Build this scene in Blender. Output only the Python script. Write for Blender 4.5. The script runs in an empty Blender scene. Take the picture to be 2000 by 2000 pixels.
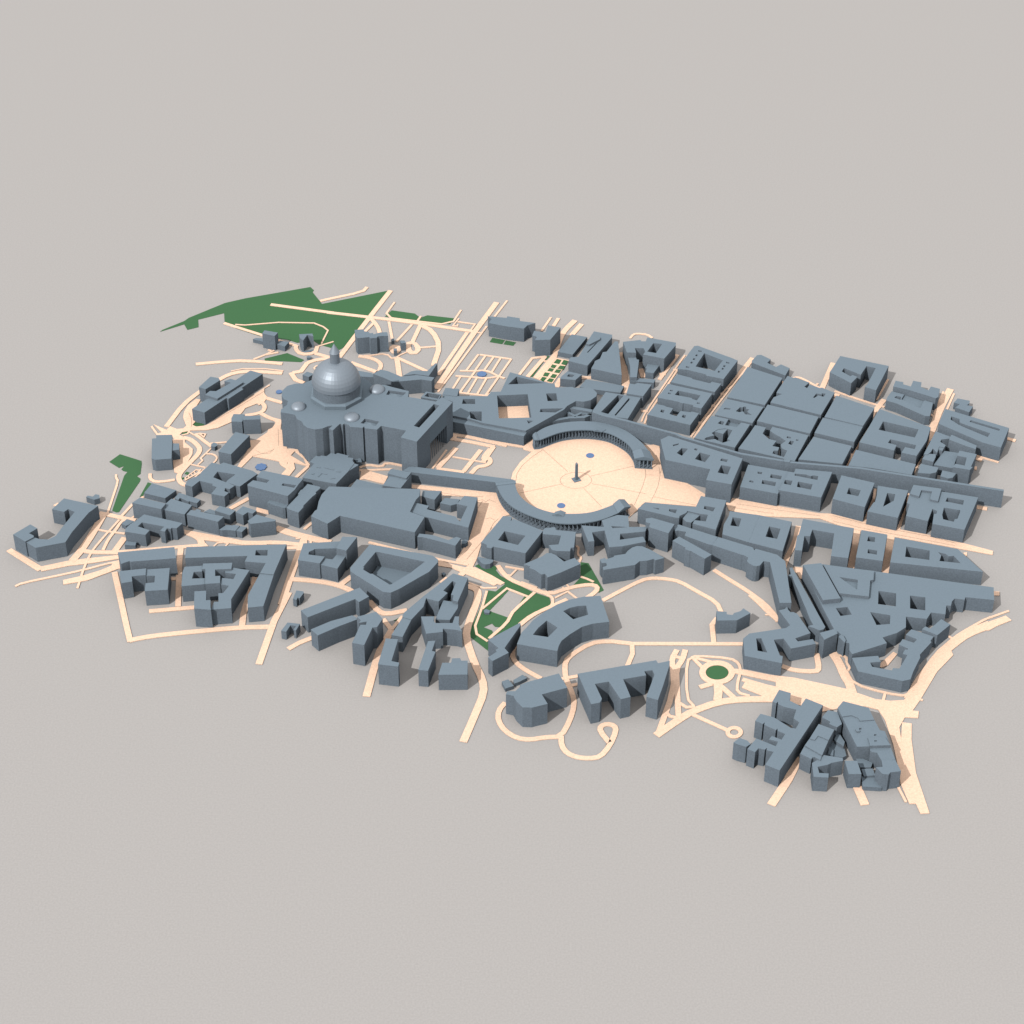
import bpy, bmesh, math
from mathutils import Vector
from mathutils.geometry import tessellate_polygon
# A grey massing model of a domed basilica, its oval square and the town around it. Units are metres,
# origin at the foot of the obelisk, x to the right and y away from the camera.
# name, category, label, wings as ([rings in metres], roof height)
BUILDINGS=[
["building","building","hollow block at the far left with a curved corner and two stubby wings",[[[[[-896.1,-121.5],[-874.1,-128.7],[-868.6,-121.0],[-856.2,-129.2],[-872.0,-175.9],[-872.4,-178.4],[-851.9,-184.7],[-832.2,-131.3],[-819.0,-111.9],[-880.7,-91.0]]],29.9,0],[[[[-872.3,-178.8],[-877.3,-195.2],[-888.1,-204.7],[-902.2,-203.9],[-914.4,-198.2],[-925.6,-210.2],[-905.6,-227.0],[-858.2,-212.1],[-851.8,-185.1]]],30.2,0],[[[[-948.4,-195.0],[-924.5,-213.8],[-912.3,-201.8],[-913.5,-197.5],[-922.4,-191.3],[-910.7,-178.2],[-924.6,-167.3]]],33.0,0]]],
["building","building","tiny T-shaped hut standing alone behind the far left block",[[[[[-834.3,-70.9],[-825.4,-66.2],[-827.6,-57.2],[-834.4,-55.0],[-838.2,-61.7],[-847.4,-59.0],[-849.5,-63.0]]],11.5,0]]],
["building","building","long front block with a blunt west end facing the road junction on the left",[[[[[-755.1,-277.4],[-742.5,-269.7],[-740.0,-271.4],[-666.8,-262.4],[-673.1,-233.0],[-764.9,-247.0]]],36.6,0]]],
["building","building","block with an open court, nearest the left bend of the southwest outer road",[[[[[-748.1,-323.4],[-731.4,-318.6],[-734.0,-305.5],[-711.8,-302.0],[-713.3,-285.2],[-756.4,-292.4]]],33.5,0],[[[[-712.9,-301.2],[-697.0,-300.7],[-695.5,-317.9],[-709.5,-320.2],[-708.3,-340.3],[-671.5,-336.7],[-675.3,-280.8],[-712.8,-284.9]]],30.9,0]]],
["building","building","E-shaped block with stepped bays and two stub wings beside the left lanes",[[[[[-738.6,-130.3],[-749.2,-146.6],[-759.0,-158.2],[-764.1,-169.0],[-764.2,-177.7],[-728.7,-186.3],[-723.3,-174.0],[-744.8,-163.2],[-739.0,-152.3],[-699.8,-164.0],[-705.5,-174.5],[-697.1,-177.7],[-694.8,-168.4],[-688.5,-170.1],[-686.6,-167.3],[-678.4,-168.6],[-670.1,-154.5]]],25.6,0]]],
["hut","hut","little hut tucked behind the west end of the E-shaped block",[[[[[-770.2,-140.1],[-765.8,-137.5],[-764.7,-135.7],[-757.0,-127.6],[-770.9,-121.0],[-778.5,-134.2]]],8.6,0]]],
["shed","shed","low shed in front of the E-shaped block at the west road corner",[[[[[-764.5,-192.8],[-746.2,-194.9],[-745.5,-185.3],[-763.9,-183.1]]],9.4,0]]],
["building","building","plain square flat block beside the small triangular lawn on the left",[[[[[-750.9,-51.4],[-712.4,-66.2],[-696.0,-43.4],[-740.9,-22.8]]],11.3,0]]],
["building","building","long two-part block directly behind the E-shaped block",[[[[[-761.5,-106.6],[-709.6,-124.4],[-703.5,-108.8],[-750.0,-91.6]]],32.3,0],[[[[-705.2,-100.4],[-711.3,-116.5],[-669.5,-131.1],[-661.3,-109.4],[-660.4,-104.9],[-697.4,-87.0]]],26.2,0]]],
["house","house","low U-shaped house squeezed between the square flat block and the many-winged palace",[[[[[-696.4,-65.2],[-689.2,-71.1],[-686.9,-64.3],[-670.8,-75.6],[-670.3,-73.8],[-655.9,-80.1],[-650.9,-69.9],[-690.4,-49.9]]],11,0]]],
["building","building","oblong block with a notched rear edge on the curving south lane",[[[[[-665.4,-134.8],[-609.9,-155.0],[-601.3,-140.7],[-642.6,-127.5],[-642.5,-123.1],[-649.6,-119.8],[-652.5,-124.2],[-659.5,-122.4]]],29.1,0]]],
["building","building","low row of sheds with narrow slots on the curving south lane",[[[[[-603.8,-160.4],[-594.5,-159.3],[-580.7,-161.9],[-574.8,-147.8],[-585.8,-145.6],[-587.6,-147.3],[-597.9,-145.6],[-608.7,-158.7]]],14.9,0],[[[[-580.3,-160.4],[-569.9,-163.7],[-562.4,-150.6],[-573.6,-147.3],[-579.2,-158.2]]],13.7,0]]],
["house","house","box-shaped house with a low annex behind the notched oblong block",[[[[[-620.6,-113.2],[-593.4,-126.5],[-585.3,-113.2],[-613.2,-99.8]]],20.6,0],[[[[-622.2,-104.1],[-623.7,-93.4],[-633.5,-88.5],[-642.2,-96.3]]],5,0]]],
["house","house","stepped little house with bays between the row of sheds and the palace lane",[[[[[-575.1,-125.4],[-570.7,-128.7],[-563.5,-119.8],[-554.9,-123.8],[-549.0,-115.4],[-573.3,-103.2],[-584.5,-119.8]]],22.3,0]]],
["building","building","five-sided block with a pointed front beside the row of sheds",[[[[[-559.6,-152.9],[-554.5,-161.8],[-513.0,-153.6],[-512.8,-150.3],[-546.8,-135.7]]],29.6,0]]],
["palace","palace","many-winged palace with a deep inner court beside the striped garden beds",[[[[[-653.9,-3.8],[-659.2,-17.8],[-675.7,-30.5],[-679.8,-44.3],[-666.7,-50.4],[-655.4,-32.8],[-632.0,-42.0],[-632.3,-45.9],[-623.7,-51.1],[-631.2,-70.0],[-607.8,-77.9],[-601.4,-67.1],[-609.4,-62.5],[-609.0,-53.4],[-600.8,-56.8],[-593.2,-47.2],[-605.8,-38.5],[-600.0,-41.3],[-591.9,-45.9],[-584.0,-49.3],[-557.1,-13.1],[-566.4,-3.8],[-619.7,20.8],[-626.1,14.9],[-640.0,20.8]],[[-627.2,-6.2],[-595.2,-14.3],[-606.6,-30.5],[-609.3,-37.4],[-633.0,-22.9],[-630.5,-14.3]]],24.0,0]]],
["building","building","long street block with a square light well and a leg wing reaching to the front",[[[[[-652.9,-257.3],[-550.1,-251.9],[-553.2,-266.5],[-518.5,-270.7],[-525.2,-296.7],[-502.9,-300.2],[-488.3,-220.9],[-654.1,-228.4]],[[-537.8,-236.5],[-518.3,-235.8],[-517.5,-251.2],[-538.0,-250.5]]],33,0],[[[[-539.8,-350.7],[-537.5,-382.0],[-512.5,-378.6],[-502.7,-298.7],[-525.5,-295.2]]],31.4,0]]],
["building","building","rambling front block of stepped wings around three small courts",[[[[[-652.4,-296.5],[-649.7,-330.9],[-612.5,-325.5],[-613.9,-310.3],[-635.0,-311.3],[-634.0,-294.1],[-620.5,-292.9],[-621.7,-278.0],[-650.8,-280.9]]],33.4,0],[[[[-620.6,-290.0],[-615.3,-290.0],[-611.7,-328.1],[-587.4,-325.7],[-589.1,-307.2],[-597.3,-308.0],[-599.2,-291.2],[-572.8,-289.5],[-572.9,-273.6],[-620.7,-275.6]]],36,0],[[[[-573.2,-287.9],[-583.0,-289.1],[-582.4,-295.1],[-564.6,-298.0],[-567.5,-311.4],[-586.3,-308.3],[-587.6,-324.2],[-572.8,-328.4],[-580.3,-346.7],[-588.1,-347.2],[-585.4,-368.6],[-592.5,-368.6],[-595.5,-388.4],[-563.5,-384.3],[-565.8,-362.3],[-543.5,-288.4],[-571.6,-281.9]]],32.3,0],[[[[-621.5,-392.3],[-594.2,-395.3],[-595.6,-389.3],[-597.7,-371.1],[-604.6,-371.6],[-607.3,-347.6],[-626.0,-349.5]]],38.1,0]]],
["palace","palace","long slab palace with a raised roof strip above the curving west drive",[[[[[-693.9,180.2],[-669.9,168.5],[-634.9,215.4],[-631.1,212.1],[-606.8,243.8],[-610.6,247.5],[-576.0,293.8],[-600.0,305.2]]],27.2,0],[[[[-650.0,205.5],[-607.9,258.9],[-633.0,270.1],[-643.4,262.5],[-630.8,257.1],[-655.2,229.9],[-666.3,230.8],[-673.8,218.9]]],32.2,1]]],
["house","house","narrow tall wing house behind the west end of the long slab palace",[[[[[-688.4,244.5],[-675.4,237.5],[-652.0,267.2],[-655.0,273.9],[-660.3,275.7],[-670.9,278.8],[-673.8,273.3]]],31.1,0]]],
["building","building","split block with two offset boxes between the slab palace and the basilica",[[[[[-619.4,151.7],[-618.4,141.5],[-599.0,140.1],[-597.9,145.9],[-597.6,158.9],[-597.2,163.9],[-616.6,164.8]]],26.7,0],[[[[-596.8,138.9],[-566.1,140.7],[-567.2,152.3],[-596.4,151.4]]],32.0,0]]],
["building","building","plain tilted oblong block beside the hexagonal hut",[[[[[-631.8,49.7],[-608.8,41.4],[-581.2,98.9],[-607.6,109.4]]],26.5,0]]],
["hut","hut","tiny hexagonal hut on the garden path",[[[[[-650.9,90.2],[-644.0,87.4],[-639.8,91.6],[-641.1,98.7],[-647.1,101.0],[-650.9,97.3]]],9.2,0]]],
["building","building","bulky block with a side wing beside the curving terrace at the west gate",[[[[[-747.4,92.7],[-754.7,91.3],[-747.5,31.2],[-740.5,27.6],[-712.4,31.2],[-714.9,55.3],[-717.0,76.6],[-720.6,103.2],[-748.7,102.1]]],24.8,0],[[[[-715.1,58.1],[-702.7,60.9],[-705.3,79.4],[-717.5,79.4]]],22.8,0]]],
["house","house","tall narrow house with a low arm and cube annex at the big park edge",[[[[[-588.5,422.7],[-563.9,413.6],[-558.8,425.6],[-585.1,433.7]]],32.9,0],[[[[-609.9,441.4],[-589.9,433.3],[-592.0,444.7],[-604.9,445.7]]],7.8,0],[[[[-562.2,417.9],[-545.6,409.8],[-539.0,425.9],[-557.1,430.8]]],11.6,0]]],
["building","building","roofless-looking angled tower with an open inner corner beside the park",[[[[[-516.1,416.3],[-509.8,408.2],[-503.7,427.6],[-491.5,422.7],[-494.0,432.4],[-519.3,430.2]]],26.3,0],[[[[-508.6,402.8],[-490.6,410.8],[-491.8,415.6],[-513.5,409.2]]],1.5,0]]],
["building","building","tiniest hut, by the garden lane below the angled tower",[[[[[-501.3,380.5],[-494.3,380.5],[-493.7,384.6],[-499.5,386.9],[-502.5,384.6]]],5.7,0]]],
["house","house","small cube house just behind the great dome on its left",[[[[[-504.3,311.4],[-492.1,303.7],[-483.2,314.5],[-496.5,322.3]]],13.2,0]]],
["building","building","tall block with deep vertical slots beside the radiating garden avenues",[[[[[-409.9,408.9],[-405.9,400.9],[-394.5,402.5],[-384.1,405.0],[-381.3,400.9],[-369.1,402.5],[-367.5,407.3],[-357.1,408.9],[-347.9,408.9],[-350.3,421.8],[-362.9,421.2],[-375.8,414.7],[-377.8,419.6],[-383.1,417.9],[-386.0,422.8],[-394.0,425.1],[-396.2,432.2],[-412.8,429.9]]],36.3,0]]],
["house","house","dark little post house at the foot of the straight garden avenue",[[[[[-343.4,435.0],[-338.5,437.2],[-339.4,445.3],[-344.7,443.7]]],7.4,0]]],
["pavilion","pavilion","slim pale pavilion between the round court and the oval traffic island",[[[[[-324.4,412.4],[-315.3,414.0],[-317.7,422.1],[-326.5,422.1]]],17.3,0]]],
["hut","hut","small dark pillar hut in front of the round garden court",[[[[[-337.2,394.8],[-331.3,395.8],[-332.1,402.8],[-338.3,402.8]]],12.0,0]]],
["building","building","long crooked wall-like range behind the basilica with a pointed tower end",[[[[[-351.0,276.5],[-332.3,262.2],[-280.4,270.4],[-261.4,265.2],[-256.6,277.1],[-289.5,285.1],[-318.5,280.2],[-343.4,298.0],[-357.4,303.5],[-370.5,288.7]]],30.5,0],[[[[-293.5,295.6],[-267.4,289.5],[-252.5,330.9],[-256.6,331.9],[-270.5,305.5],[-290.4,307.9],[-300.7,304.8],[-314.8,290.7]]],25.5,0],[[[[-395.1,292.8],[-351.8,288.5],[-371.4,300.8],[-375.1,304.5],[-399.7,312.2]]],22,0]]],
["hall","hall","roofless hollow rectangular hall on the north flank of the basilica",[[[[[-278.9,204.7],[-247.4,194.9],[-241.5,214.2],[-270.2,223.1]],[[-266.7,218.7],[-244.1,212.1],[-247.8,199.9],[-273.1,208.2]]],36,0]]],
["chapel","chapel","raised flat chapel block at the foot of the garden path grid",[[[[[-240.7,225.2],[-213.4,219.2],[-210.0,243.2],[-235.3,246.8]]],28,0]]],
["pavilion","pavilion","raised hipped pavilion on the palace roof next to the basilica front",[[[[[-196.2,152.1],[-189.8,174.8],[-207.6,181.8],[-218.2,162.2]]],26,0]]],
["palace","palace","vast papal palace range with a large sunlit court and a round corner tower",[[[[[-133.6,235.6],[-151.6,234.4],[-158.3,220.9],[-210.9,220.9],[-239.9,226.9],[-240.5,214.9],[-220.7,203.0],[-220.6,159.0],[-188.6,148.2],[-168.2,136.7],[-88.2,112.0],[-18.9,177.7],[-12.8,189.4],[3.6,205.1],[18.8,203.3],[30.8,208.1],[41.3,220.6],[43.0,231.1],[36.1,244.0],[23.4,248.2],[1.2,247.6],[-1.3,250.6],[-32.9,249.1],[-34.4,261.2],[-43.8,262.7],[-116.6,299.4]],[[-140.3,223.0],[-84.3,227.2],[-78.0,152.9],[-136.6,150.5]],[[-50.2,229.6],[-31.9,230.2],[-29.9,206.3],[-48.0,205.1]],[[-104.6,284.7],[-51.5,263.3],[-120.0,259.1]],[[-61.0,180.6],[-19.7,182.1],[-34.2,168.9],[-62.7,170.4]],[[-202.3,211.9],[-180.6,211.3],[-180.0,195.6],[-204.2,196.5]],[[-86.4,144.2],[-73.9,142.7],[-83.1,134.1]],[[-189.8,172.1],[-167.9,172.1],[-167.6,141.3],[-188.1,151.1]]],27.3,0]]],
["gallery","gallery","long straight gallery corridor along the north side of the church forecourt",[[[[[-220.2,146.0],[-171.5,129.6],[-91.9,101.0],[-84.0,118.7],[-88.5,116.4],[-168.3,141.1],[-188.5,152.7],[-220.6,163.5]]],22.9,0]]],
["rampart","rampart","low zigzag rampart of thin walls behind the north colonnade",[[[[[-57.5,148.0],[-49.1,160.0],[-15.0,192.6],[-18.5,196.2],[-52.9,163.2],[-61.6,150.8]]],15,0],[[[[-54.4,151.0],[-33.0,161.7],[-8.2,169.4],[19.4,171.2],[33.0,181.7],[29.4,186.4],[17.2,177.0],[-9.3,175.3],[-35.2,167.3],[-57.1,156.4]]],14,0],[[[[-19.3,193.4],[1.5,173.6],[13.8,185.0],[31.1,178.8],[32.8,183.5],[12.7,190.7],[1.5,180.5],[-15.8,197.0]]],14,0],[[[[-13.6,197.5],[31.7,183.3],[34.1,191.0],[-11.2,205.1]]],18,0]]],
["barrack","barrack","long barrack with two roof slots running away behind the rampart",[[[[[33.3,179.2],[63.8,160.8],[96.2,153.8],[122.9,220.6],[59.0,238.6]],[[81.6,229.3],[91.2,226.3],[61.3,168.4],[48.4,174.8]],[[100.8,219.1],[103.7,216.7],[74.8,163.1],[72.6,165.4]]],24.2,0]]],
["house","house","cube house with a square light well beside the ten garden beds",[[[[[-20.8,299.8],[-23.5,292.1],[4.9,287.5],[17.4,306.0],[-9.2,316.8]],[[-6.8,307.5],[4.1,304.4],[-1.0,296.7],[-10.9,299.8]]],17.7,0]]],
["building","building","low flat block just behind the ten garden beds",[[[[[-26.0,393.6],[2.0,383.4],[31.3,444.5],[1.8,454.3]]],10.5,0]]],
["building","building","long block with a raised roof box and a narrow slot, right of the garden beds",[[[[[36.3,425.3],[12.5,356.7],[-2.4,355.1],[-7.0,342.6],[28.2,326.9],[77.8,423.7],[78.5,432.5],[44.0,444.8]],[[51.3,413.1],[53.6,413.1],[30.3,370.9],[28.3,371.5]]],23.4,0],[[[[27.5,396.7],[33.5,392.8],[54.3,411.1],[54.6,419.2],[37.9,423.1]]],27.4,1]]],
["building","building","wedge-shaped hall tapering to a point with a stepped front",[[[[[65.5,373.9],[58.4,372.4],[52.4,350.3],[42.6,342.4],[41.2,335.5],[90.8,316.9],[88.7,409.1],[82.6,409.7]]],23.5,0],[[[[34.9,317.4],[91.0,295.2],[90.5,316.8],[41.5,335.5]]],23.5,0]]],
["building","building","low broad slab in front of the wedge-shaped hall",[[[[[12.5,276.0],[43.2,266.8],[87.4,257.1],[95.2,279.0],[61.2,291.2],[25.2,300.4]]],10,0]]],
["mansion","mansion","wide mansion with a projecting centre bay behind two tiny lawns at the top edge",[[[[[-152.4,476.9],[-157.7,463.1],[-130.0,453.2],[-119.4,450.0],[-89.8,443.4],[-83.5,454.9],[-68.0,463.1],[-98.5,470.3],[-98.0,480.2],[-122.1,486.9],[-123.0,481.2],[-159.7,487.2]]],30.6,0]]],
["building","building","tall L-shaped block right of the wide mansion at the top edge",[[[[[-49.6,421.9],[-70.8,426.8],[-74.4,411.6],[-65.7,405.8],[-69.3,394.6],[-40.3,396.2],[-20.2,438.2],[-44.0,446.3]]],36.1,0]]],
["building","building","tall C-shaped block with a deep light well and a narrow tail wing at the top",[[[[[102.9,359.5],[120.3,358.8],[118.9,374.7],[135.0,374.0],[137.9,362.5],[133.3,352.5],[172.2,338.6],[196.5,384.1],[197.4,393.1],[143.9,411.1],[140.4,397.7],[132.0,398.2],[130.8,402.6],[97.4,396.2]],[[154.8,391.8],[170.8,388.5],[157.9,357.5],[141.4,362.5]]],31.3,0],[[[[108.0,326.3],[106.5,290.5],[118.9,290.5],[125.8,348.8],[121.6,350.1],[120.5,356.4],[105.2,356.4]]],22,0]]],
["building","building","small notched cube house in the yard of the tall C-shaped block",[[[[[137.2,333.4],[139.8,330.9],[136.5,319.8],[151.5,315.5],[163.6,341.4],[142.7,347.2]]],13.9,0]]],
["building","building","low narrow strip building across the mouth of the yard",[[[[[106.0,289.3],[150.5,283.9],[153.9,294.9],[107.2,300.6]]],14,0]]],
["building","building","flat block with a small notch, between the curved shaded lane and the long street",[[[[[96.9,230.1],[127.1,221.7],[144.6,259.0],[118.2,264.6],[113.9,260.2],[103.7,262.6]]],26.8,0]]],
["building","building","grand square block with a big open court ringed by nine small light wells",[[[[[197.1,314.0],[195.2,305.3],[213.0,302.9],[245.7,288.1],[247.4,283.2],[278.2,272.2],[309.4,333.9],[297.0,343.9],[248.6,376.8],[238.6,384.4],[231.5,383.1]],[[248.7,358.5],[281.7,334.4],[263.8,299.2],[229.2,314.0]],[[238.7,369.4],[245.0,366.9],[243.5,362.3],[237.5,364.9]],[[211.7,315.5],[217.9,313.0],[216.5,308.5],[210.6,311.0]],[[287.9,329.9],[294.0,327.4],[292.6,322.9],[286.7,325.4]],[[233.3,355.3],[236.8,353.5],[234.4,348.0],[230.9,349.5]],[[227.7,342.7],[231.2,340.9],[228.8,335.4],[225.3,336.9]],[[222.3,330.9],[225.8,329.2],[223.5,323.7],[220.0,325.2]],[[282.7,319.0],[286.2,317.2],[283.8,311.8],[280.3,313.3]],[[279.0,310.3],[282.4,308.5],[280.1,303.1],[276.6,304.6]],[[271.0,300.4],[274.5,298.7],[272.1,293.2],[268.7,294.7]]],30.2,0]]],
["building","building","oblong plain-roofed block in front of the grand square block",[[[[[180.0,267.2],[259.1,234.6],[273.1,261.1],[256.2,268.4],[253.0,262.8],[221.1,277.0],[219.9,280.6],[193.9,292.9]]],27.0,0]]],
["building","building","block with an oblong court and stepped front, second in its row from the rampart wall",[[[[[153.1,214.2],[172.3,207.5],[190.2,200.7],[198.0,195.2],[199.4,196.4],[217.2,190.0],[215.6,185.8],[230.6,179.2],[254.1,227.3],[174.6,258.7]],[[192.4,236.9],[231.9,221.4],[224.3,205.2],[216.5,209.4],[215.4,213.0],[184.8,223.3]],[[178.0,239.8],[182.8,237.9],[181.0,234.1],[176.2,236.0]],[[174.1,230.9],[178.9,229.0],[177.0,225.2],[172.2,227.1]],[[225.0,199.2],[229.7,197.4],[227.8,193.6],[223.1,195.5]]],28.7,0]]],
["building","building","block with two small wells and an open rear notch right behind the rampart wall",[[[[[131.9,166.5],[207.7,134.0],[226.2,171.1],[213.1,176.3],[211.0,174.0],[193.1,178.2],[184.7,161.8],[172.3,168.8],[180.1,186.4],[166.9,192.3],[165.7,194.6],[149.8,200.6]],[[158.7,183.3],[164.3,181.0],[161.6,172.1],[155.9,175.8]],[[196.8,166.7],[202.3,164.4],[199.6,155.5],[193.9,159.2]]],24.1,0]]],
["building","building","low block with a scalloped outer edge at the top of the plain-roofed blocks",[[[[[337.7,348.3],[396.6,304.8],[407.3,329.5],[392.2,342.0],[382.1,333.6],[366.9,347.4],[374.6,358.7],[358.1,374.5],[350.5,373.5],[338.8,354.6]]],16.1,0]]],
["building","building","large blank flat-roofed block left of the upper middle street",[[[[[280.9,218.2],[347.3,193.2],[388.1,280.4],[326.6,317.3]]],27,0]]],
["building","building","flat block with two ragged light wells, third from the wall in its column",[[[[[253.8,162.2],[319.4,136.1],[344.1,186.5],[278.8,213.1]],[[302.0,186.5],[307.0,185.6],[308.9,188.5],[313.0,187.3],[311.6,180.6],[317.4,179.1],[313.4,171.8],[320.8,161.0],[308.5,163.9],[305.9,172.7],[299.0,170.3],[292.5,173.3]],[[274.9,184.4],[283.9,182.1],[282.8,178.5],[270.3,179.7]]],27,0]]],
["building","building","flat block with a jagged central court and a cube tower in it, behind the wall",[[[[[211.2,90.4],[281.5,61.1],[314.9,132.0],[299.5,137.8],[290.0,123.4],[269.7,129.7],[277.4,148.5],[248.6,159.2]],[[243.7,105.4],[256.2,116.8],[269.7,119.7],[281.7,114.0],[270.5,87.0],[275.9,82.7],[261.3,75.7],[248.2,87.0],[233.1,84.1],[229.1,86.4],[233.7,92.1],[248.2,98.3]],[[263.3,143.6],[269.7,139.8],[265.6,130.3],[256.8,135.5]]],27,0],[[[[270.3,141.0],[291.7,132.3],[301.6,150.5],[278.9,161.0]]],18,0],[[[[246.8,112.5],[264.4,103.9],[273.0,118.2],[255.0,132.6]]],26,0]]],
["building","building","broad flat block with a nibbled rear edge at the top of the middle streets",[[[[[374.6,238.5],[372.3,232.5],[382.0,228.0],[365.7,217.6],[358.2,201.2],[445.8,161.6],[478.6,232.5],[457.5,249.1],[453.1,247.6],[436.5,259.7],[430.1,247.6],[425.4,252.1],[436.3,265.7],[412.4,282.5],[407.1,281.0],[398.3,287.7]],[[445.2,230.1],[455.0,227.1],[455.1,231.0],[462.1,229.5],[457.5,219.1],[447.8,223.5],[439.2,215.2],[437.8,217.6]]],27,0]]],
["building","building","blank oblong block below the block with the nibbled rear edge",[[[[[328.4,142.7],[419.3,104.0],[440.9,155.7],[352.5,194.4]]],27,0]]],
["building","building","flat block split by a jagged crevice court, touching the rampart wall",[[[[[311.6,104.0],[287.9,58.9],[383.2,20.1],[416.2,98.3],[354.2,124.6],[348.9,112.5],[354.7,104.0],[364.5,94.0],[373.9,81.3],[363.7,70.1],[364.3,58.9],[373.4,51.9],[365.7,32.5],[346.4,43.6],[349.6,51.9],[357.0,51.9],[360.4,61.7],[348.5,65.9],[357.4,81.3],[344.8,87.0],[334.8,104.0],[342.7,122.5],[323.9,129.7]],[[382.3,82.7],[388.6,79.9],[383.3,68.7],[377.2,72.9]],[[377.9,96.0],[384.7,92.6],[382.9,88.4],[376.5,90.4]],[[393.4,86.4],[397.4,84.7],[395.7,81.3],[391.9,82.7]]],27,0]]],
["building","building","plain trapezoid flat block touching the rampart wall in the middle",[[[[[390.3,25.6],[466.1,12.4],[489.4,65.9],[424.8,94.0]]],27,0]]],
["rampart_wall","wall","very long straight grey rampart wall running to the right edge of the model",[[[[[31.1,158.2],[50.2,145.6],[61.1,141.1],[89.0,130.2],[178.9,87.4],[185.6,80.3],[287.3,28.9],[360.3,7.7],[372.2,3.2],[492.8,-14.2],[601.8,-43.9],[731.1,-79.0],[732.4,-74.2],[603.2,-39.1],[493.8,-9.3],[373.5,8.1],[361.9,12.4],[289.2,33.6],[188.7,84.4],[181.8,91.5],[90.9,134.7],[63.0,145.7],[52.5,150.0],[33.9,162.4]]],36.0,0],[[[[362.1,5.3],[372.0,3.1],[374.0,10.7],[362.0,11.8]]],37.5,1]]],
["building","building","blank two-level flat block at the upper end of the right middle street",[[[[[451.1,153.5],[516.8,125.3],[544.8,180.9],[480.8,221.1]]],28.5,0],[[[[427.9,106.2],[495.0,78.0],[517.5,126.8],[448.3,153.0]]],27,0]]],
["building","building","large block with a long inner court and a T-shaped open court below it",[[[[[527.1,122.5],[504.0,75.7],[562.4,51.3],[568.8,67.1],[554.6,74.3],[560.4,85.0],[603.5,67.1],[599.2,55.0],[583.2,61.3],[574.1,44.7],[599.5,35.0],[624.2,80.4],[637.8,121.0],[553.7,179.2]],[[555.2,140.2],[615.0,115.1],[604.8,90.2],[543.4,114.2]]],28,0]]],
["building","building","wedge-shaped flat block with a thin roof slit against the wall, right of the trapezoid",[[[[[476.3,8.6],[516.3,1.6],[583.1,-18.5],[595.1,12.8],[495.7,56.0]]],26,0]]],
["building","building","big solitary hook-shaped block at the top right with an angular open court",[[[[[477.1,294.9],[512.4,258.8],[526.4,279.2],[518.4,285.5],[513.5,281.7],[499.5,297.5],[505.3,308.6],[533.6,286.4],[547.9,315.0],[564.3,308.6],[541.9,255.7],[535.9,246.4],[555.0,235.5],[589.4,315.6],[503.2,349.3]]],30.2,0]]],
["building","building","low jagged-backed block with a stub tower at the upper right",[[[[[589.3,252.6],[615.8,241.8],[661.5,214.7],[667.0,218.7],[674.1,244.9],[658.7,252.6],[652.4,240.2],[640.0,251.1],[643.5,266.1],[628.9,271.4],[621.8,252.6],[608.4,259.8],[610.1,266.7],[596.3,271.4]]],27,0]]],
["building","building","long triangular block with a sunken light court, left of the upper right avenue",[[[[[576.1,228.8],[572.0,218.0],[590.6,207.3],[636.0,168.0],[644.6,168.0],[656.8,210.4],[641.9,218.0],[631.2,193.7],[600.4,221.1],[607.9,236.5],[586.6,247.3]],[[593.2,231.9],[601.7,229.7],[598.5,219.6],[588.2,227.3]]],20.0,0],[[[[600.7,226.3],[633.4,199.4],[641.8,220.1],[609.0,240.8]]],16.0,0]]],
["building","building","long block with two parallel slot courts at the far right of the avenue",[[[[[653.1,130.4],[723.3,71.9],[752.0,57.5],[777.4,117.1],[672.5,176.7]],[[679.9,153.3],[693.2,145.2],[691.5,134.8],[700.5,127.4],[740.4,100.9],[734.0,89.3],[700.4,116.5],[688.5,127.4],[676.6,143.7]],[[713.2,141.3],[760.6,114.1],[757.9,108.3],[709.7,136.3]]],29.7,0]]],
["house","house","small zigzag house alone near the right edge at the top",[[[[[696.9,218.7],[707.5,214.1],[697.0,203.4],[719.7,188.2],[730.1,206.4],[719.2,211.0],[724.7,215.6],[727.3,224.8],[706.2,232.5]]],14.3,0]]],
["building","building","patchwork block of mixed low and high wings behind the right end of the wall",[[[[[613.2,41.2],[619.7,39.8],[626.9,48.3],[631.9,58.4],[637.4,45.5],[643.8,64.1],[652.6,61.2],[656.3,68.4],[648.2,78.6],[651.4,85.8],[666.2,88.1],[669.9,93.1],[645.1,110.6]]],27,0],[[[[663.9,81.1],[693.4,60.0],[706.4,52.2],[709.9,62.9],[670.6,96.2]]],30,0],[[[[628.3,19.5],[660.2,9.1],[677.7,54.5],[653.4,60.8]]],20,0],[[[[669.4,29.2],[685.2,23.5],[677.8,-0.4],[662.1,5.2],[656.3,-4.7],[684.8,-13.0],[690.9,-4.7],[688.2,-3.3],[704.5,33.4],[676.0,44.0]]],32.7,0],[[[[608.8,28.4],[626.8,19.9],[633.2,34.0],[634.6,42.6],[618.0,44.6]]],26,0],[[[[639.6,58.3],[647.9,52.6],[652.9,62.6],[643.0,64.1]]],26,0]]],
["building","building","pair of low notched houses squeezed between the patchwork block and the wall",[[[[[594.6,-11.1],[615.8,-13.8],[627.3,-9.7],[633.7,4.3],[604.5,15.6]]],25,0],[[[[633.4,-19.5],[645.5,-26.4],[654.3,-23.6],[662.2,-11.1],[639.4,-2.7]]],24,0]]],
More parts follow.
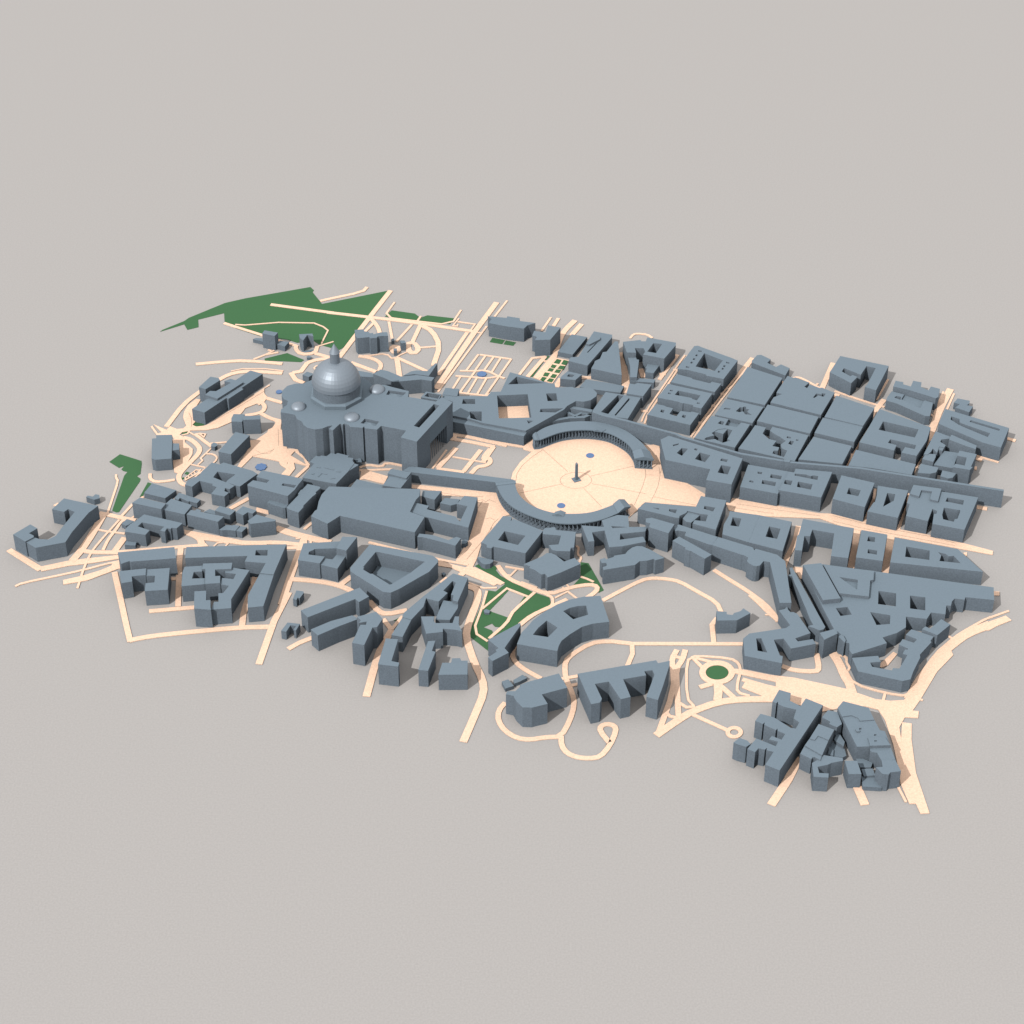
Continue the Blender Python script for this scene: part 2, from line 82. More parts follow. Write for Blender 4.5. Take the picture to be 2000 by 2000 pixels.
["building","building","large block of five light wells with a rounded end facing the oval square",[[[[[151.5,38.4],[154.8,4.3],[231.0,-23.2],[221.8,-54.0],[264.4,-67.3],[290.0,8.1],[165.0,76.5],[149.7,64.4]],[[216.7,26.0],[234.5,17.7],[223.3,-2.3],[206.4,6.7]],[[253.6,8.7],[264.3,4.8],[260.8,-2.3],[249.9,2.6]],[[251.2,-11.0],[267.5,-15.9],[260.3,-38.5],[243.1,-32.6]],[[185.8,39.8],[196.3,37.0],[184.4,16.3],[175.9,24.6]],[[208.6,39.0],[213.7,37.0],[211.4,31.5],[207.0,34.0]],[[170.4,49.2],[181.8,53.7],[180.2,49.2],[170.8,44.8]]],41.8,0]]],
["building","building","wide block with seven light wells on the north side of the straight avenue",[[[[[281.0,-56.4],[344.2,-76.3],[370.4,-12.7],[300.6,8.3]],[[315.8,-12.1],[323.4,-14.0],[321.2,-20.2],[314.5,-17.5]],[[337.7,-19.7],[356.2,-24.8],[353.6,-35.1],[335.1,-29.7]],[[299.9,-36.9],[306.0,-40.4],[304.5,-45.0],[297.8,-41.8]],[[321.6,-36.4],[344.3,-43.1],[341.6,-54.6],[318.7,-47.1]]],28.6,0],[[[[345.8,-69.7],[416.8,-90.8],[444.6,-17.5],[381.5,-8.0],[377.9,-18.9],[369.7,-16.7]],[[360.0,-39.9],[372.7,-43.1],[368.4,-55.9],[356.6,-51.1]],[[381.9,-45.2],[406.4,-53.2],[401.5,-68.4],[378.4,-60.4]],[[378.9,-22.1],[398.2,-24.8],[405.8,-29.7],[410.0,-27.5],[418.7,-29.1],[415.8,-40.9],[403.4,-36.4],[377.8,-27.5]]],31.6,0]]],
["building","building","near-square block with one square well on the north side of the straight avenue",[[[[[435.5,-96.9],[487.3,-120.3],[513.5,-51.5],[458.8,-29.5]],[[467.4,-65.3],[486.7,-72.7],[480.2,-89.6],[461.3,-82.5]]],33.4,0]]],
["building","building","block with one pointed triangular well on the north side of the straight avenue",[[[[[513.4,-82.5],[507.7,-100.8],[505.2,-102.1],[491.6,-126.8],[540.6,-144.8],[569.7,-68.0],[518.8,-54.2]],[[532.5,-74.6],[545.8,-78.5],[540.5,-96.9],[519.8,-113.8]]],29.4,0]]],
["building","building","big end block with a raised C-shaped roof and two deep courts near the wall end",[[[[[570.9,-76.0],[562.1,-103.5],[566.4,-106.1],[555.2,-139.7],[590.0,-153.8],[603.1,-119.9],[610.1,-125.6],[608.1,-133.3],[603.2,-134.6],[596.6,-161.4],[647.9,-177.9],[686.8,-87.8],[625.1,-70.7],[627.5,-62.8],[580.8,-52.1]],[[623.4,-116.5],[646.8,-123.0],[650.0,-123.0],[647.9,-130.7],[641.2,-147.4],[636.3,-148.7],[633.5,-155.8],[616.7,-148.7],[617.1,-135.9]],[[633.6,-87.8],[660.9,-95.7],[657.1,-108.7],[628.6,-99.1]]],29.5,0],[[[[570.2,-82.6],[584.2,-90.5],[590.9,-72.0],[608.7,-76.0],[602.0,-98.3],[614.7,-103.5],[626.2,-68.1],[579.6,-57.4]]],33.5,1]]],
["building","building","block with two small wells one above the other, south of the straight avenue",[[[[[456.4,-249.7],[499.6,-259.0],[516.8,-188.6],[475.1,-176.0]],[[484.5,-193.6],[495.5,-196.1],[492.9,-208.6],[480.5,-206.1]],[[479.2,-227.6],[494.1,-231.6],[491.9,-242.4],[477.1,-238.2]]],28,0]]],
["building","building","long end block with a sharp slanted tip, south of the straight avenue",[[[[[511.2,-263.2],[660.0,-288.1],[628.1,-227.7],[528.3,-196.7]],[[544.1,-221.5],[581.1,-232.2],[576.8,-257.1],[537.9,-248.6]],[[594.3,-236.3],[606.6,-241.2],[610.2,-247.4],[618.9,-246.1],[627.2,-265.6],[592.9,-259.6],[598.3,-244.9]]],28.5,0]]],
["building","building","H-shaped block with two roof notches and a lower front annex beside the scalloped pool",[[[[[-554.1,-46.9],[-530.7,-56.0],[-535.0,-64.5],[-559.0,-56.5],[-567.4,-68.6],[-567.1,-72.0],[-495.7,-101.7],[-485.0,-83.3],[-480.0,-68.6],[-473.0,-52.6],[-546.6,-28.0]],[[-506.7,-65.2],[-483.2,-70.8],[-486.7,-78.3],[-509.1,-71.3]]],43.0,0],[[[[-532.3,-94.8],[-505.1,-109.4],[-500.3,-109.8],[-499.1,-108.3],[-497.4,-104.9],[-496.8,-94.8],[-528.3,-85.9]]],23.6,0]]],
["house","house","narrow slab house with small side steps, left of the huge assembly hall",[[[[[-473.5,-71.7],[-476.1,-72.8],[-480.0,-84.1],[-477.9,-85.3],[-496.6,-122.2],[-492.1,-127.7],[-475.2,-136.5],[-467.6,-121.0],[-468.5,-117.7],[-454.9,-92.0],[-448.7,-83.0],[-450.3,-79.6],[-442.7,-67.2],[-443.9,-63.8],[-465.8,-55.8]]],34.3,0]]],
["building","building","sacristy-like block with a scalloped back edge right below the basilica flank",[[[[[-467.1,13.6],[-459.7,7.8],[-476.7,-32.9],[-416.9,-51.2],[-398.2,-14.8],[-396.1,-8.6],[-388.8,8.9],[-392.7,17.2],[-391.1,24.2],[-401.0,26.6],[-399.9,31.3],[-420.0,39.6],[-424.0,36.1],[-431.3,40.8],[-438.9,30.1],[-448.9,32.0],[-450.7,29.0],[-457.9,31.3]]],30.9,0],[[[[-396.2,-7.2],[-398.3,-13.5],[-381.4,5.6],[-388.9,10.3]]],29.9,0],[[[[-454.5,-3.5],[-448.1,-5.8],[-447.7,-4.0],[-454.1,-1.6]]],31.8,1],[[[[-440.5,-4.9],[-424.1,-11.9],[-423.7,-9.8],[-440.1,-2.8]]],31.8,1],[[[[-419.0,-16.3],[-411.5,-17.9],[-411.1,-16.1],[-418.5,-14.4]]],31.8,1],[[[[-461.1,-24.6],[-456.5,-23.0],[-457.2,-21.4],[-461.8,-23.0]]],31.8,1],[[[[-448.7,-31.8],[-443.6,-21.6],[-435.0,-24.9],[-434.6,-23.0],[-444.1,-19.3],[-449.8,-31.3]]],31.8,1],[[[[-426.8,-37.3],[-419.6,-35.9],[-420.0,-34.1],[-427.2,-35.5]]],31.8,1]]],
["shed","shed","tiny dark lean-to shed at the foot of the basilica flank",[[[[[-387.4,40.5],[-378.8,43.3],[-381.2,54.8],[-392.2,50.0]]],9,0]]],
["hall","hall","huge blank-roofed assembly hall with a fan-shaped west end",[[[[[-438.8,-87.4],[-442.8,-107.6],[-443.9,-129.8],[-447.6,-134.2],[-452.6,-148.5],[-423.6,-169.2],[-403.6,-147.4],[-275.8,-192.8],[-260.4,-150.5],[-286.0,-136.4],[-277.0,-102.7],[-271.3,-92.3],[-270.9,-72.5],[-428.0,-65.2]]],35.9,0]]],
["hall","hall","low lean-to hall between the huge assembly hall and the basilica yard",[[[[[-392.3,-51.5],[-327.1,-54.6],[-333.3,-47.0],[-382.6,-28.6]]],24,0]]],
["house","house","stepped two-level house at the west end of the south gallery corridor",[[[[[-329.0,-24.2],[-296.2,-38.8],[-288.0,-21.5],[-324.0,-10.4]]],33.5,0],[[[[-336.5,-54.8],[-304.9,-62.8],[-288.3,-24.5],[-296.4,-34.8],[-325.7,-28.0]]],30.5,0]]],
["gallery","gallery","long straight gallery corridor along the south side of the church forecourt",[[[[[-303.7,-1.5],[-291.3,-6.1],[-141.2,-35.8],[-138.0,-37.9],[-107.1,-38.4],[-110.6,-27.7],[-278.0,8.6],[-292.7,10.3]]],22.8,0]]],
["house","house","cube tower house at the corner of the huge assembly hall",[[[[[-268.6,-78.1],[-245.9,-88.7],[-234.3,-63.6],[-266.7,-62.3]]],25.1,0]]],
["building","building","hooked palace wrapping a narrow court, with a long east wing facing the south colonnade",[[[[[-286.5,-127.9],[-260.8,-142.6],[-186.4,-172.6],[-171.9,-88.9],[-195.0,-84.4],[-207.3,-107.2],[-189.0,-113.7],[-200.8,-156.1],[-204.8,-151.0],[-208.1,-142.6],[-258.3,-122.0],[-254.6,-112.4],[-277.9,-103.8]]],30.3,0],[[[[-236.7,-84.6],[-218.2,-91.7],[-207.9,-87.2],[-202.6,-74.1],[-229.1,-70.1]]],15,0]]],
["building","building","low row building with stepped bays in front of the hooked palace",[[[[[-271.5,-195.6],[-263.0,-195.6],[-236.3,-206.3],[-207.3,-218.8],[-198.4,-198.9],[-206.3,-195.1],[-219.3,-203.9],[-246.1,-190.1],[-268.8,-186.3]]],28.2,0]]],
["hut","hut","tiny round hut at the end of the low row building",[[[[[-198.1,-190.2],[-191.1,-190.2],[-187.0,-184.4],[-190.5,-179.4],[-198.3,-181.9]]],9.8,0]]],
["building","building","square palace around one deep court, just outside the south colonnade",[[[[[-164.6,-211.8],[-155.2,-218.0],[-155.2,-225.4],[-147.0,-227.1],[-143.9,-222.9],[-90.7,-240.9],[-60.8,-180.5],[-110.4,-147.5],[-115.4,-153.8],[-113.0,-142.3],[-128.0,-139.8]],[[-125.5,-181.2],[-90.5,-193.8],[-103.0,-218.7],[-136.3,-205.5]]],29.6,0]]],
["shrine","shrine","half-round shrine on the corner of the lawn",[[[[[-167.1,-236.5],[-163.9,-243.1],[-157.0,-247.0],[-149.3,-245.0],[-144.7,-239.7],[-143.9,-234.8],[-166.4,-227.4],[-171.1,-227.9]]],10.7,0]]],
["kiosk","kiosk","tiny kiosk cube by the crooked lane north of the light-well house",[[[[[-226.6,-269.3],[-222.6,-264.5],[-226.0,-260.9],[-229.8,-263.3]]],5.8,0]]],
["building","building","block with an irregular court and a raised corner tower by the forked south lane",[[[[[-466.1,-263.5],[-429.5,-272.3],[-422.4,-254.5],[-449.9,-248.9],[-449.4,-241.6],[-442.1,-236.6],[-439.9,-234.2],[-404.7,-232.5],[-396.5,-202.7],[-399.7,-213.9],[-439.6,-217.6],[-460.3,-219.4]]],33.6,0],[[[[-426.8,-259.8],[-429.2,-270.0],[-399.9,-280.4],[-387.5,-245.2],[-399.3,-234.9],[-409.5,-256.2],[-422.7,-253.7]]],29.1,0],[[[[-403.5,-243.9],[-386.5,-249.8],[-370.8,-213.8],[-395.4,-212.8]]],42.6,0]]],
["shed","shed","tiny shed with a notch alone on the grey ground by the south lane",[[[[[-469.1,-340.9],[-463.1,-343.7],[-461.4,-337.4],[-458.2,-339.7],[-452.5,-325.6],[-453.5,-322.1],[-465.0,-319.7]]],15.2,0]]],
["shed","shed","tiny hook-shaped shed at the end of the short dead-end lane",[[[[[-481.1,-422.3],[-472.8,-424.6],[-467.4,-408.8],[-458.0,-410.4],[-461.4,-419.0],[-457.5,-421.7],[-452.4,-405.4],[-472.5,-401.9]]],17.0,0]]],
["building","building","long narrow bar block pointing at the court-ringed block",[[[[[-451.2,-390.5],[-439.2,-407.7],[-365.6,-362.1],[-359.2,-369.8],[-343.9,-355.9],[-360.5,-333.6]]],32.7,0]]],
["building","building","bent bar block in front of the long narrow bar block",[[[[[-401.4,-417.7],[-431.7,-438.0],[-419.6,-452.5],[-388.1,-430.6],[-358.9,-413.2],[-362.9,-407.5],[-368.3,-403.6]]],33.5,0]]],
["building","building","Y-shaped block with a pointed rear end beside the bent bar block",[[[[[-359.5,-419.8],[-352.5,-427.8],[-355.0,-434.5],[-343.0,-431.1],[-343.8,-439.0],[-352.6,-439.0],[-363.2,-482.3],[-344.0,-487.8],[-333.1,-445.7],[-325.9,-444.6],[-318.1,-424.4],[-329.2,-407.4]]],44.1,0]]],
["building","building","ring-shaped block with rounded corners around a big trapezoid court",[[[[[-378.4,-285.0],[-377.8,-293.4],[-368.9,-303.0],[-321.4,-346.7],[-309.3,-349.0],[-295.5,-339.0],[-263.4,-308.9],[-248.7,-295.8],[-235.0,-270.5],[-235.2,-263.2],[-243.9,-253.5],[-329.3,-228.9],[-349.6,-224.0]],[[-338.6,-243.7],[-334.8,-243.7],[-256.4,-269.3],[-278.2,-297.0],[-308.8,-327.2],[-311.3,-328.6],[-341.0,-300.6],[-344.8,-300.6],[-356.8,-289.8],[-355.7,-282.6],[-357.9,-284.3]]],34.8,0],[[[[-344.7,-266.7],[-323.0,-288.4],[-310.2,-300.3],[-272.1,-259.4],[-334.6,-238.7]]],5,0]]],
["building","building","long crooked block with a narrow light court, running beside the curved garden road",[[[[[-254.6,-354.2],[-285.9,-396.9],[-288.1,-407.2],[-273.4,-413.5],[-255.2,-382.0],[-251.4,-360.0],[-248.4,-362.4],[-231.0,-368.8],[-217.3,-347.2],[-224.2,-341.3],[-209.7,-316.6],[-204.4,-321.3],[-211.5,-351.9],[-207.4,-353.0],[-208.7,-365.8],[-200.1,-369.3],[-184.6,-309.0],[-209.4,-297.5]]],33,0],[[[[-300.3,-441.0],[-303.5,-449.9],[-285.8,-454.4],[-273.4,-412.8],[-287.7,-407.1]]],32,0],[[[[-235.3,-405.9],[-212.3,-407.7],[-200.3,-378.4],[-199.5,-364.5],[-223.9,-358.7]]],27,0]]],
["building","building","L-shaped tall block at the front of the lane end",[[[[[-320.4,-530.2],[-288.9,-535.6],[-287.6,-526.5],[-299.9,-522.7],[-291.6,-471.4],[-311.1,-469.2]]],42.0,0]]],
["building","building","pronged block with a rear gap behind the thin upright block",[[[[[-248.5,-449.5],[-222.3,-445.0],[-222.5,-437.2],[-199.7,-440.5],[-192.2,-443.9],[-197.7,-425.9],[-197.4,-407.8],[-204.0,-407.4],[-207.4,-423.7],[-234.6,-423.7],[-237.7,-419.2],[-237.3,-407.4],[-258.0,-407.8]]],34.5,0]]],
["building","building","thin upright block between the L-shaped block and the box-like front house",[[[[[-258.1,-534.1],[-242.9,-536.2],[-232.7,-491.9],[-238.3,-489.7],[-233.5,-465.4],[-245.1,-466.6]]],33.9,0]]],
["house","house","box-like front house with a small rear annex by the curved garden road",[[[[[-226.7,-543.5],[-181.8,-542.8],[-181.9,-515.5],[-221.3,-515.5]]],32.1,0],[[[[-207.7,-512.2],[-182.0,-512.2],[-182.3,-507.2],[-191.9,-507.2],[-194.2,-501.3],[-206.5,-501.8]]],29.1,0]]],
["building","building","V-shaped concave block at the south tip of the garden",[[[[[-150.6,-462.2],[-134.1,-482.1],[-138.5,-486.4],[-137.0,-490.8],[-150.2,-503.9],[-143.4,-512.6],[-118.1,-493.0],[-124.7,-482.1],[-118.1,-467.7],[-99.0,-426.4],[-99.8,-420.8]]],33.0,0]]],
["kiosk","kiosk","tiny garden kiosk on the lawn by the forked path",[[[[[-157.4,-362.8],[-149.9,-363.7],[-148.4,-357.5],[-154.5,-354.0],[-158.9,-356.3]]],4.3,0]]],
["building","building","block with an open rear notch between the square palace and the garden house",[[[[[-61.6,-189.7],[-30.9,-194.0],[-35.4,-217.6],[-51.7,-219.6],[-46.6,-232.3],[-38.7,-235.1],[-16.7,-235.7],[-15.1,-226.7],[-9.8,-225.3],[-5.8,-183.9],[-39.0,-178.8],[-40.7,-171.0],[-58.2,-173.9],[-61.0,-181.1]]],30,0]]],
["house","house","spread garden house with a rounded back and a side wing on the lawn",[[[[[-83.0,-276.6],[-84.8,-280.8],[-79.6,-283.5],[-76.1,-285.7],[-64.9,-297.8],[-58.8,-295.8],[-55.0,-305.4],[-32.7,-292.3],[-0.4,-270.3],[-9.3,-254.4],[-27.0,-264.2],[-40.7,-246.9],[-48.5,-241.8],[-55.5,-241.8],[-62.7,-250.2],[-93.4,-271.1]]],30.9,0]]],
["building","building","many-pronged block tucked under the near end of the south colonnade",[[[[[14.3,-211.7],[24.4,-210.5],[21.2,-186.7],[42.4,-181.7],[48.6,-226.6],[70.3,-224.1],[110.2,-211.7],[106.3,-198.0],[67.1,-206.8],[68.5,-190.5],[110.8,-184.2],[114.6,-171.6],[84.1,-172.1],[83.9,-141.6],[65.9,-139.0],[38.7,-153.8],[42.0,-172.1],[4.6,-167.8]],[[53.8,-169.1],[82.5,-172.6],[56.7,-175.2]]],31.2,0]]],
["hall","hall","long hall with a round bulge on its back, facing the curved loop road",[[[[[34.9,-268.0],[42.5,-268.0],[43.0,-275.2],[36.0,-278.9],[37.3,-286.1],[89.7,-272.8],[97.8,-263.1],[110.1,-261.9],[121.0,-257.0],[123.9,-260.7],[138.8,-254.6],[118.4,-234.3],[104.2,-223.9],[95.0,-223.2],[87.1,-227.1],[79.0,-236.2],[74.8,-244.1],[55.5,-249.0],[55.3,-252.2],[42.1,-258.3],[40.7,-254.6],[32.1,-258.3]]],31.0,0]]],
["building","building","tall square block between the many-pronged block and the long winding range",[[[[[111.9,-171.6],[119.5,-175.4],[116.7,-183.0],[119.6,-186.8],[148.3,-201.8],[159.8,-177.2],[122.6,-159.4],[112.4,-161.5]]],41.1,0]]],
["building","building","long winding range with a half-round tower, curving down to the south",[[[[[160.7,-183.3],[166.7,-182.1],[179.2,-185.9],[176.2,-195.9],[214.9,-219.6],[221.4,-221.5],[231.4,-199.6],[168.0,-165.7],[159.6,-175.8]]],31.5,0],[[[[220.7,-223.4],[266.4,-248.5],[269.5,-249.2],[277.4,-256.0],[274.2,-265.8],[277.5,-271.8],[283.9,-277.4],[289.1,-278.6],[294.6,-276.7],[301.8,-265.3],[311.8,-268.2],[317.6,-372.4],[336.6,-371.9],[337.4,-265.8],[325.6,-248.7],[291.7,-232.8],[289.0,-236.9],[286.7,-229.1],[231.6,-201.5]]],33.0,0]]],
["building","building","leaning oblong block with a small fin, in front of the long winding range",[[[[[154.7,-214.8],[175.2,-233.3],[173.4,-237.0],[181.5,-241.9],[183.1,-241.9],[204.6,-262.7],[216.9,-251.7],[166.3,-203.6]]],35.6,0]]],
["building","building","S-shaped block with a slot well and an open notch, beside the roundabout",[[[[[329.8,-420.4],[322.5,-427.2],[263.1,-440.7],[252.4,-452.9],[251.1,-493.7],[307.5,-511.1],[310.8,-494.8],[306.4,-492.6],[300.5,-455.8],[316.2,-452.9],[325.5,-476.6],[365.8,-465.1],[362.3,-454.1],[338.2,-459.6],[334.6,-452.3],[360.2,-439.5],[344.3,-392.7],[338.4,-388.1],[333.9,-388.5],[330.7,-382.8],[329.3,-374.7],[325.7,-380.5],[315.7,-383.9]],[[273.0,-452.3],[281.1,-451.8],[287.4,-486.1],[272.5,-481.7]]],27.2,0]]],
["building","building","thin ragged strip block in the narrow lane between the range and the great mass",[[[[[344.7,-291.4],[340.9,-292.1],[339.0,-295.7],[345.8,-295.7],[348.4,-314.8],[351.4,-329.0],[359.7,-377.9],[363.0,-402.0],[367.1,-417.9],[358.6,-421.3],[369.1,-426.9],[375.9,-431.4],[382.1,-429.2],[385.7,-423.5],[364.2,-336.0],[348.8,-274.1],[344.2,-274.1]]],26,0]]],
["building","building","sprawling great block with four deep wells and two raised roof blocks",[[[[[385.1,-370.0],[398.6,-429.9],[375.5,-438.9],[380.2,-455.7],[403.3,-440.0],[412.8,-446.3],[414.5,-456.8],[411.6,-462.3],[418.8,-463.4],[416.7,-480.0],[419.8,-489.8],[478.0,-463.4],[473.2,-450.1],[497.6,-438.9],[513.5,-425.4],[517.5,-399.3],[550.0,-405.0],[559.2,-389.0],[581.5,-393.6],[586.5,-371.8],[593.9,-372.2],[597.2,-361.4],[602.8,-354.4],[618.4,-357.4],[620.7,-350.9],[666.1,-358.3],[670.8,-326.2],[481.0,-284.5],[397.8,-265.8],[366.4,-273.1]],[[482.3,-335.0],[510.0,-341.1],[505.0,-374.1],[477.0,-368.3]],[[531.8,-346.7],[555.8,-351.3],[550.8,-384.0],[527.0,-379.2]],[[407.8,-378.2],[426.8,-375.2],[431.4,-394.3],[412.9,-397.7]],[[461.7,-387.9],[493.0,-395.9],[489.1,-417.5],[467.5,-419.8]]],27.1,0],[[[[377.4,-470.2],[400.6,-454.7],[395.4,-444.9],[372.0,-453.6]]],39.9,0],[[[[402.8,-453.0],[410.7,-466.7],[413.3,-460.5],[411.1,-451.2],[403.5,-445.0]]],31,0],[[[[387.4,-369.1],[416.3,-364.5],[395.2,-274.5],[365.0,-279.3]]],36.1,1],[[[[416.3,-348.1],[463.2,-356.3],[471.0,-315.1],[476.4,-313.9],[480.2,-291.2],[399.2,-275.6]],[[421.3,-306.8],[450.7,-313.9],[446.3,-338.7]]],33.1,1]]],
["building","building","twin block of two square-welled halves with a roof seam, south of the straight avenue",[[[[[255.1,-137.1],[244.5,-161.4],[240.1,-187.9],[281.8,-209.2],[307.9,-135.8],[257.7,-124.2]],[[261.4,-141.0],[275.7,-144.8],[269.6,-167.0],[255.3,-163.9]]],28,0],[[[[281.8,-209.7],[336.7,-233.2],[360.3,-154.3],[307.9,-136.3]],[[320.7,-167.0],[339.1,-173.3],[330.6,-200.9],[311.8,-194.7]]],28.4,0]]],
["building","building","U-shaped block open toward the front, south of the straight avenue",[[[[[367.2,-195.6],[363.6,-200.6],[355.8,-237.8],[367.7,-239.0],[376.0,-200.1],[385.2,-201.1],[391.1,-183.1],[426.5,-193.1],[414.2,-253.7],[441.6,-259.1],[461.6,-179.3],[378.7,-153.9]]],34.1,0]]],
["building","building","pointed block with three wells and ragged back, where the oval square meets the avenue",[[[[[114.4,-127.2],[162.6,-146.5],[169.9,-147.8],[171.1,-141.9],[182.6,-133.6],[185.3,-128.0],[206.0,-136.2],[219.2,-138.8],[214.3,-157.2],[195.7,-153.6],[191.6,-163.0],[229.5,-180.0],[253.9,-98.6],[211.1,-86.3],[200.3,-116.9],[114.8,-103.9],[101.3,-122.0]],[[125.9,-118.7],[137.6,-120.7],[136.6,-124.6]],[[154.6,-122.8],[167.7,-124.6],[164.4,-134.9],[153.8,-128.5]],[[215.5,-113.7],[233.3,-118.7],[228.5,-129.8],[213.3,-122.0]]],31.4,0],[[[[176.4,-145.9],[181.4,-154.8],[189.8,-157.4],[206.1,-136.9],[186.2,-127.9]]],29,0]]],
["building","building","irregular courtyard block with serrated inner wings at the curve of the right outer road",[[[[[424.8,-526.7],[490.7,-549.1],[503.6,-544.9],[510.6,-526.7],[526.3,-494.2],[526.6,-487.7],[549.4,-457.9],[548.4,-454.6],[555.1,-444.5],[537.5,-434.9],[522.4,-427.0],[511.7,-440.1],[527.7,-451.2],[521.3,-459.5],[505.0,-450.6],[497.2,-463.9],[510.5,-473.4],[509.4,-475.6],[505.0,-475.6],[500.0,-485.5],[506.8,-488.8],[489.9,-520.2],[479.9,-519.2],[477.7,-524.6],[447.9,-515.9],[446.3,-506.2],[463.2,-504.0],[460.7,-490.3],[419.4,-495.3]]],24.2,0],[[[[560.6,-444.6],[585.4,-418.8],[572.7,-405.6],[552.0,-428.9],[544.8,-423.3],[538.6,-430.1]]],27.2,0]]],
["building","building","curved arc-shaped block with two courts, in the bend of the looping road",[[[[[-42.0,-490.1],[-39.6,-478.0],[-35.0,-465.8],[-21.5,-450.3],[-2.0,-432.4],[15.8,-424.5],[41.8,-420.0],[29.9,-355.7],[2.9,-358.0],[-19.7,-365.0],[-40.8,-377.7],[-61.9,-396.1],[-79.9,-416.6],[-90.3,-434.6],[-97.7,-445.8],[-105.1,-473.6]],[[-80.1,-451.4],[-71.2,-434.6],[-57.7,-417.0],[-40.6,-434.2],[-56.1,-457.0]],[[-31.0,-393.8],[-20.2,-385.8],[-6.7,-381.2],[6.0,-380.0],[8.8,-402.5],[-15.6,-413.9]]],34.0,0]]],
["building","building","blunt-nosed block with a rounded front inside the looping road",[[[[[-110.7,-600.9],[-106.1,-613.4],[-97.0,-626.3],[-82.9,-627.1],[-59.0,-618.5],[-67.5,-597.4],[-28.5,-582.2],[-40.9,-549.9],[-89.6,-569.6],[-100.7,-576.5],[-99.3,-578.6],[-108.1,-590.1],[-120.2,-590.5],[-122.3,-596.8]]],40.8,0]]],
["hut","hut","tiny square hut behind the blunt-nosed block, on its left",[[[[[-123.2,-547.5],[-110.2,-541.2],[-118.9,-526.2],[-129.0,-531.5]]],7.2,0]]],
["building","building","tiny tapering hut touching the back of the blunt-nosed block",[[[[[-108.8,-535.6],[-100.8,-531.3],[-89.2,-522.7],[-96.4,-515.2],[-110.9,-528.1]]],7,0]]],
["building","building","big E-shaped block with three prongs toward the front",[[[[[7.0,-619.5],[20.5,-615.4],[23.6,-607.2],[14.0,-573.8],[35.5,-568.5],[49.8,-603.0],[52.4,-608.2],[67.4,-603.0],[57.8,-563.2],[93.4,-554.1],[91.1,-544.5],[103.7,-542.6],[106.4,-552.6],[91.4,-603.0],[108.5,-610.3],[117.3,-581.1],[130.8,-530.8],[131.9,-520.7],[113.2,-526.3],[110.7,-519.4],[-11.7,-550.5]]],40.8,0]]],
["building","building","small bent block alone between the two loop roads above the roundabout",[[[[[214.5,-409.8],[246.3,-408.9],[269.4,-391.3],[259.0,-379.5],[253.9,-386.4],[242.7,-391.3],[240.4,-396.2],[231.0,-394.2],[231.4,-388.3],[215.0,-386.4]]],27.7,0]]],
["building","building","comb-shaped block with jagged prongs along one long straight bar at the lower right",[[[[[324.8,-616.7],[309.7,-604.4],[313.2,-587.4],[296.0,-580.1],[283.3,-606.3],[288.8,-610.3],[291.3,-606.8],[291.5,-612.3],[299.0,-618.0],[317.7,-624.6],[311.5,-643.7],[319.3,-652.3],[312.5,-666.1],[305.2,-664.4],[282.4,-641.8],[262.5,-633.5],[253.2,-649.1],[263.9,-656.1],[267.6,-652.3],[265.9,-657.6],[270.5,-660.7],[282.2,-669.2],[285.2,-666.1],[284.7,-670.6],[295.5,-677.6],[288.8,-690.0],[275.1,-681.9],[270.3,-689.1],[283.1,-694.3],[278.8,-703.8],[251.4,-687.2],[236.1,-709.7],[247.1,-716.1],[252.8,-708.1],[261.9,-711.1],[265.8,-707.1],[264.1,-712.1],[274.4,-715.6],[259.8,-742.5],[279.5,-754.7],[359.3,-614.8],[334.8,-599.4]]],34.4,0]]],
["building","building","small block at the left foot of the comb-shaped block",[[[[[223.0,-699.6],[235.0,-704.4],[242.1,-698.5],[237.8,-691.3],[226.7,-685.4],[216.8,-694.9]]],33.8,0]]],
["building","building","stepped terrace block between the comb-shaped block and the roofscape block at the lower right",[[[[[331.0,-687.3],[338.1,-690.9],[344.2,-681.3],[358.8,-690.9],[369.8,-668.6],[347.9,-656.0]]],34.5,0],[[[[322.3,-700.5],[345.5,-721.7],[359.2,-689.3],[344.5,-679.7],[338.4,-689.3],[331.3,-685.7]]],33,0],[[[[329.4,-727.4],[331.4,-723.9],[334.8,-723.4],[342.3,-729.7],[345.9,-719.6],[322.7,-698.4],[314.1,-716.3]]],31,0],[[[[328.9,-762.5],[350.4,-764.1],[351.7,-755.6],[338.0,-754.5],[337.0,-741.8],[353.1,-737.1],[358.4,-733.6],[376.2,-728.9],[376.1,-723.1],[348.8,-717.2],[343.0,-724.7],[329.7,-733.6]]],29.1,0],[[[[367.0,-646.4],[364.7,-651.3],[375.6,-658.5],[384.0,-651.3],[380.4,-625.6],[366.6,-620.7],[355.5,-636.6]]],30,0],[[[[372.3,-670.7],[384.2,-682.7],[387.0,-673.1],[379.6,-651.4],[371.7,-668.3]]],14,0],[[[[352.4,-695.0],[380.9,-700.3],[387.2,-696.7],[385.5,-676.4],[372.7,-664.4],[361.8,-678.8]]],8,0],[[[[359.2,-698.4],[366.4,-700.8],[368.6,-688.9],[362.6,-680.6]]],12,0]]],
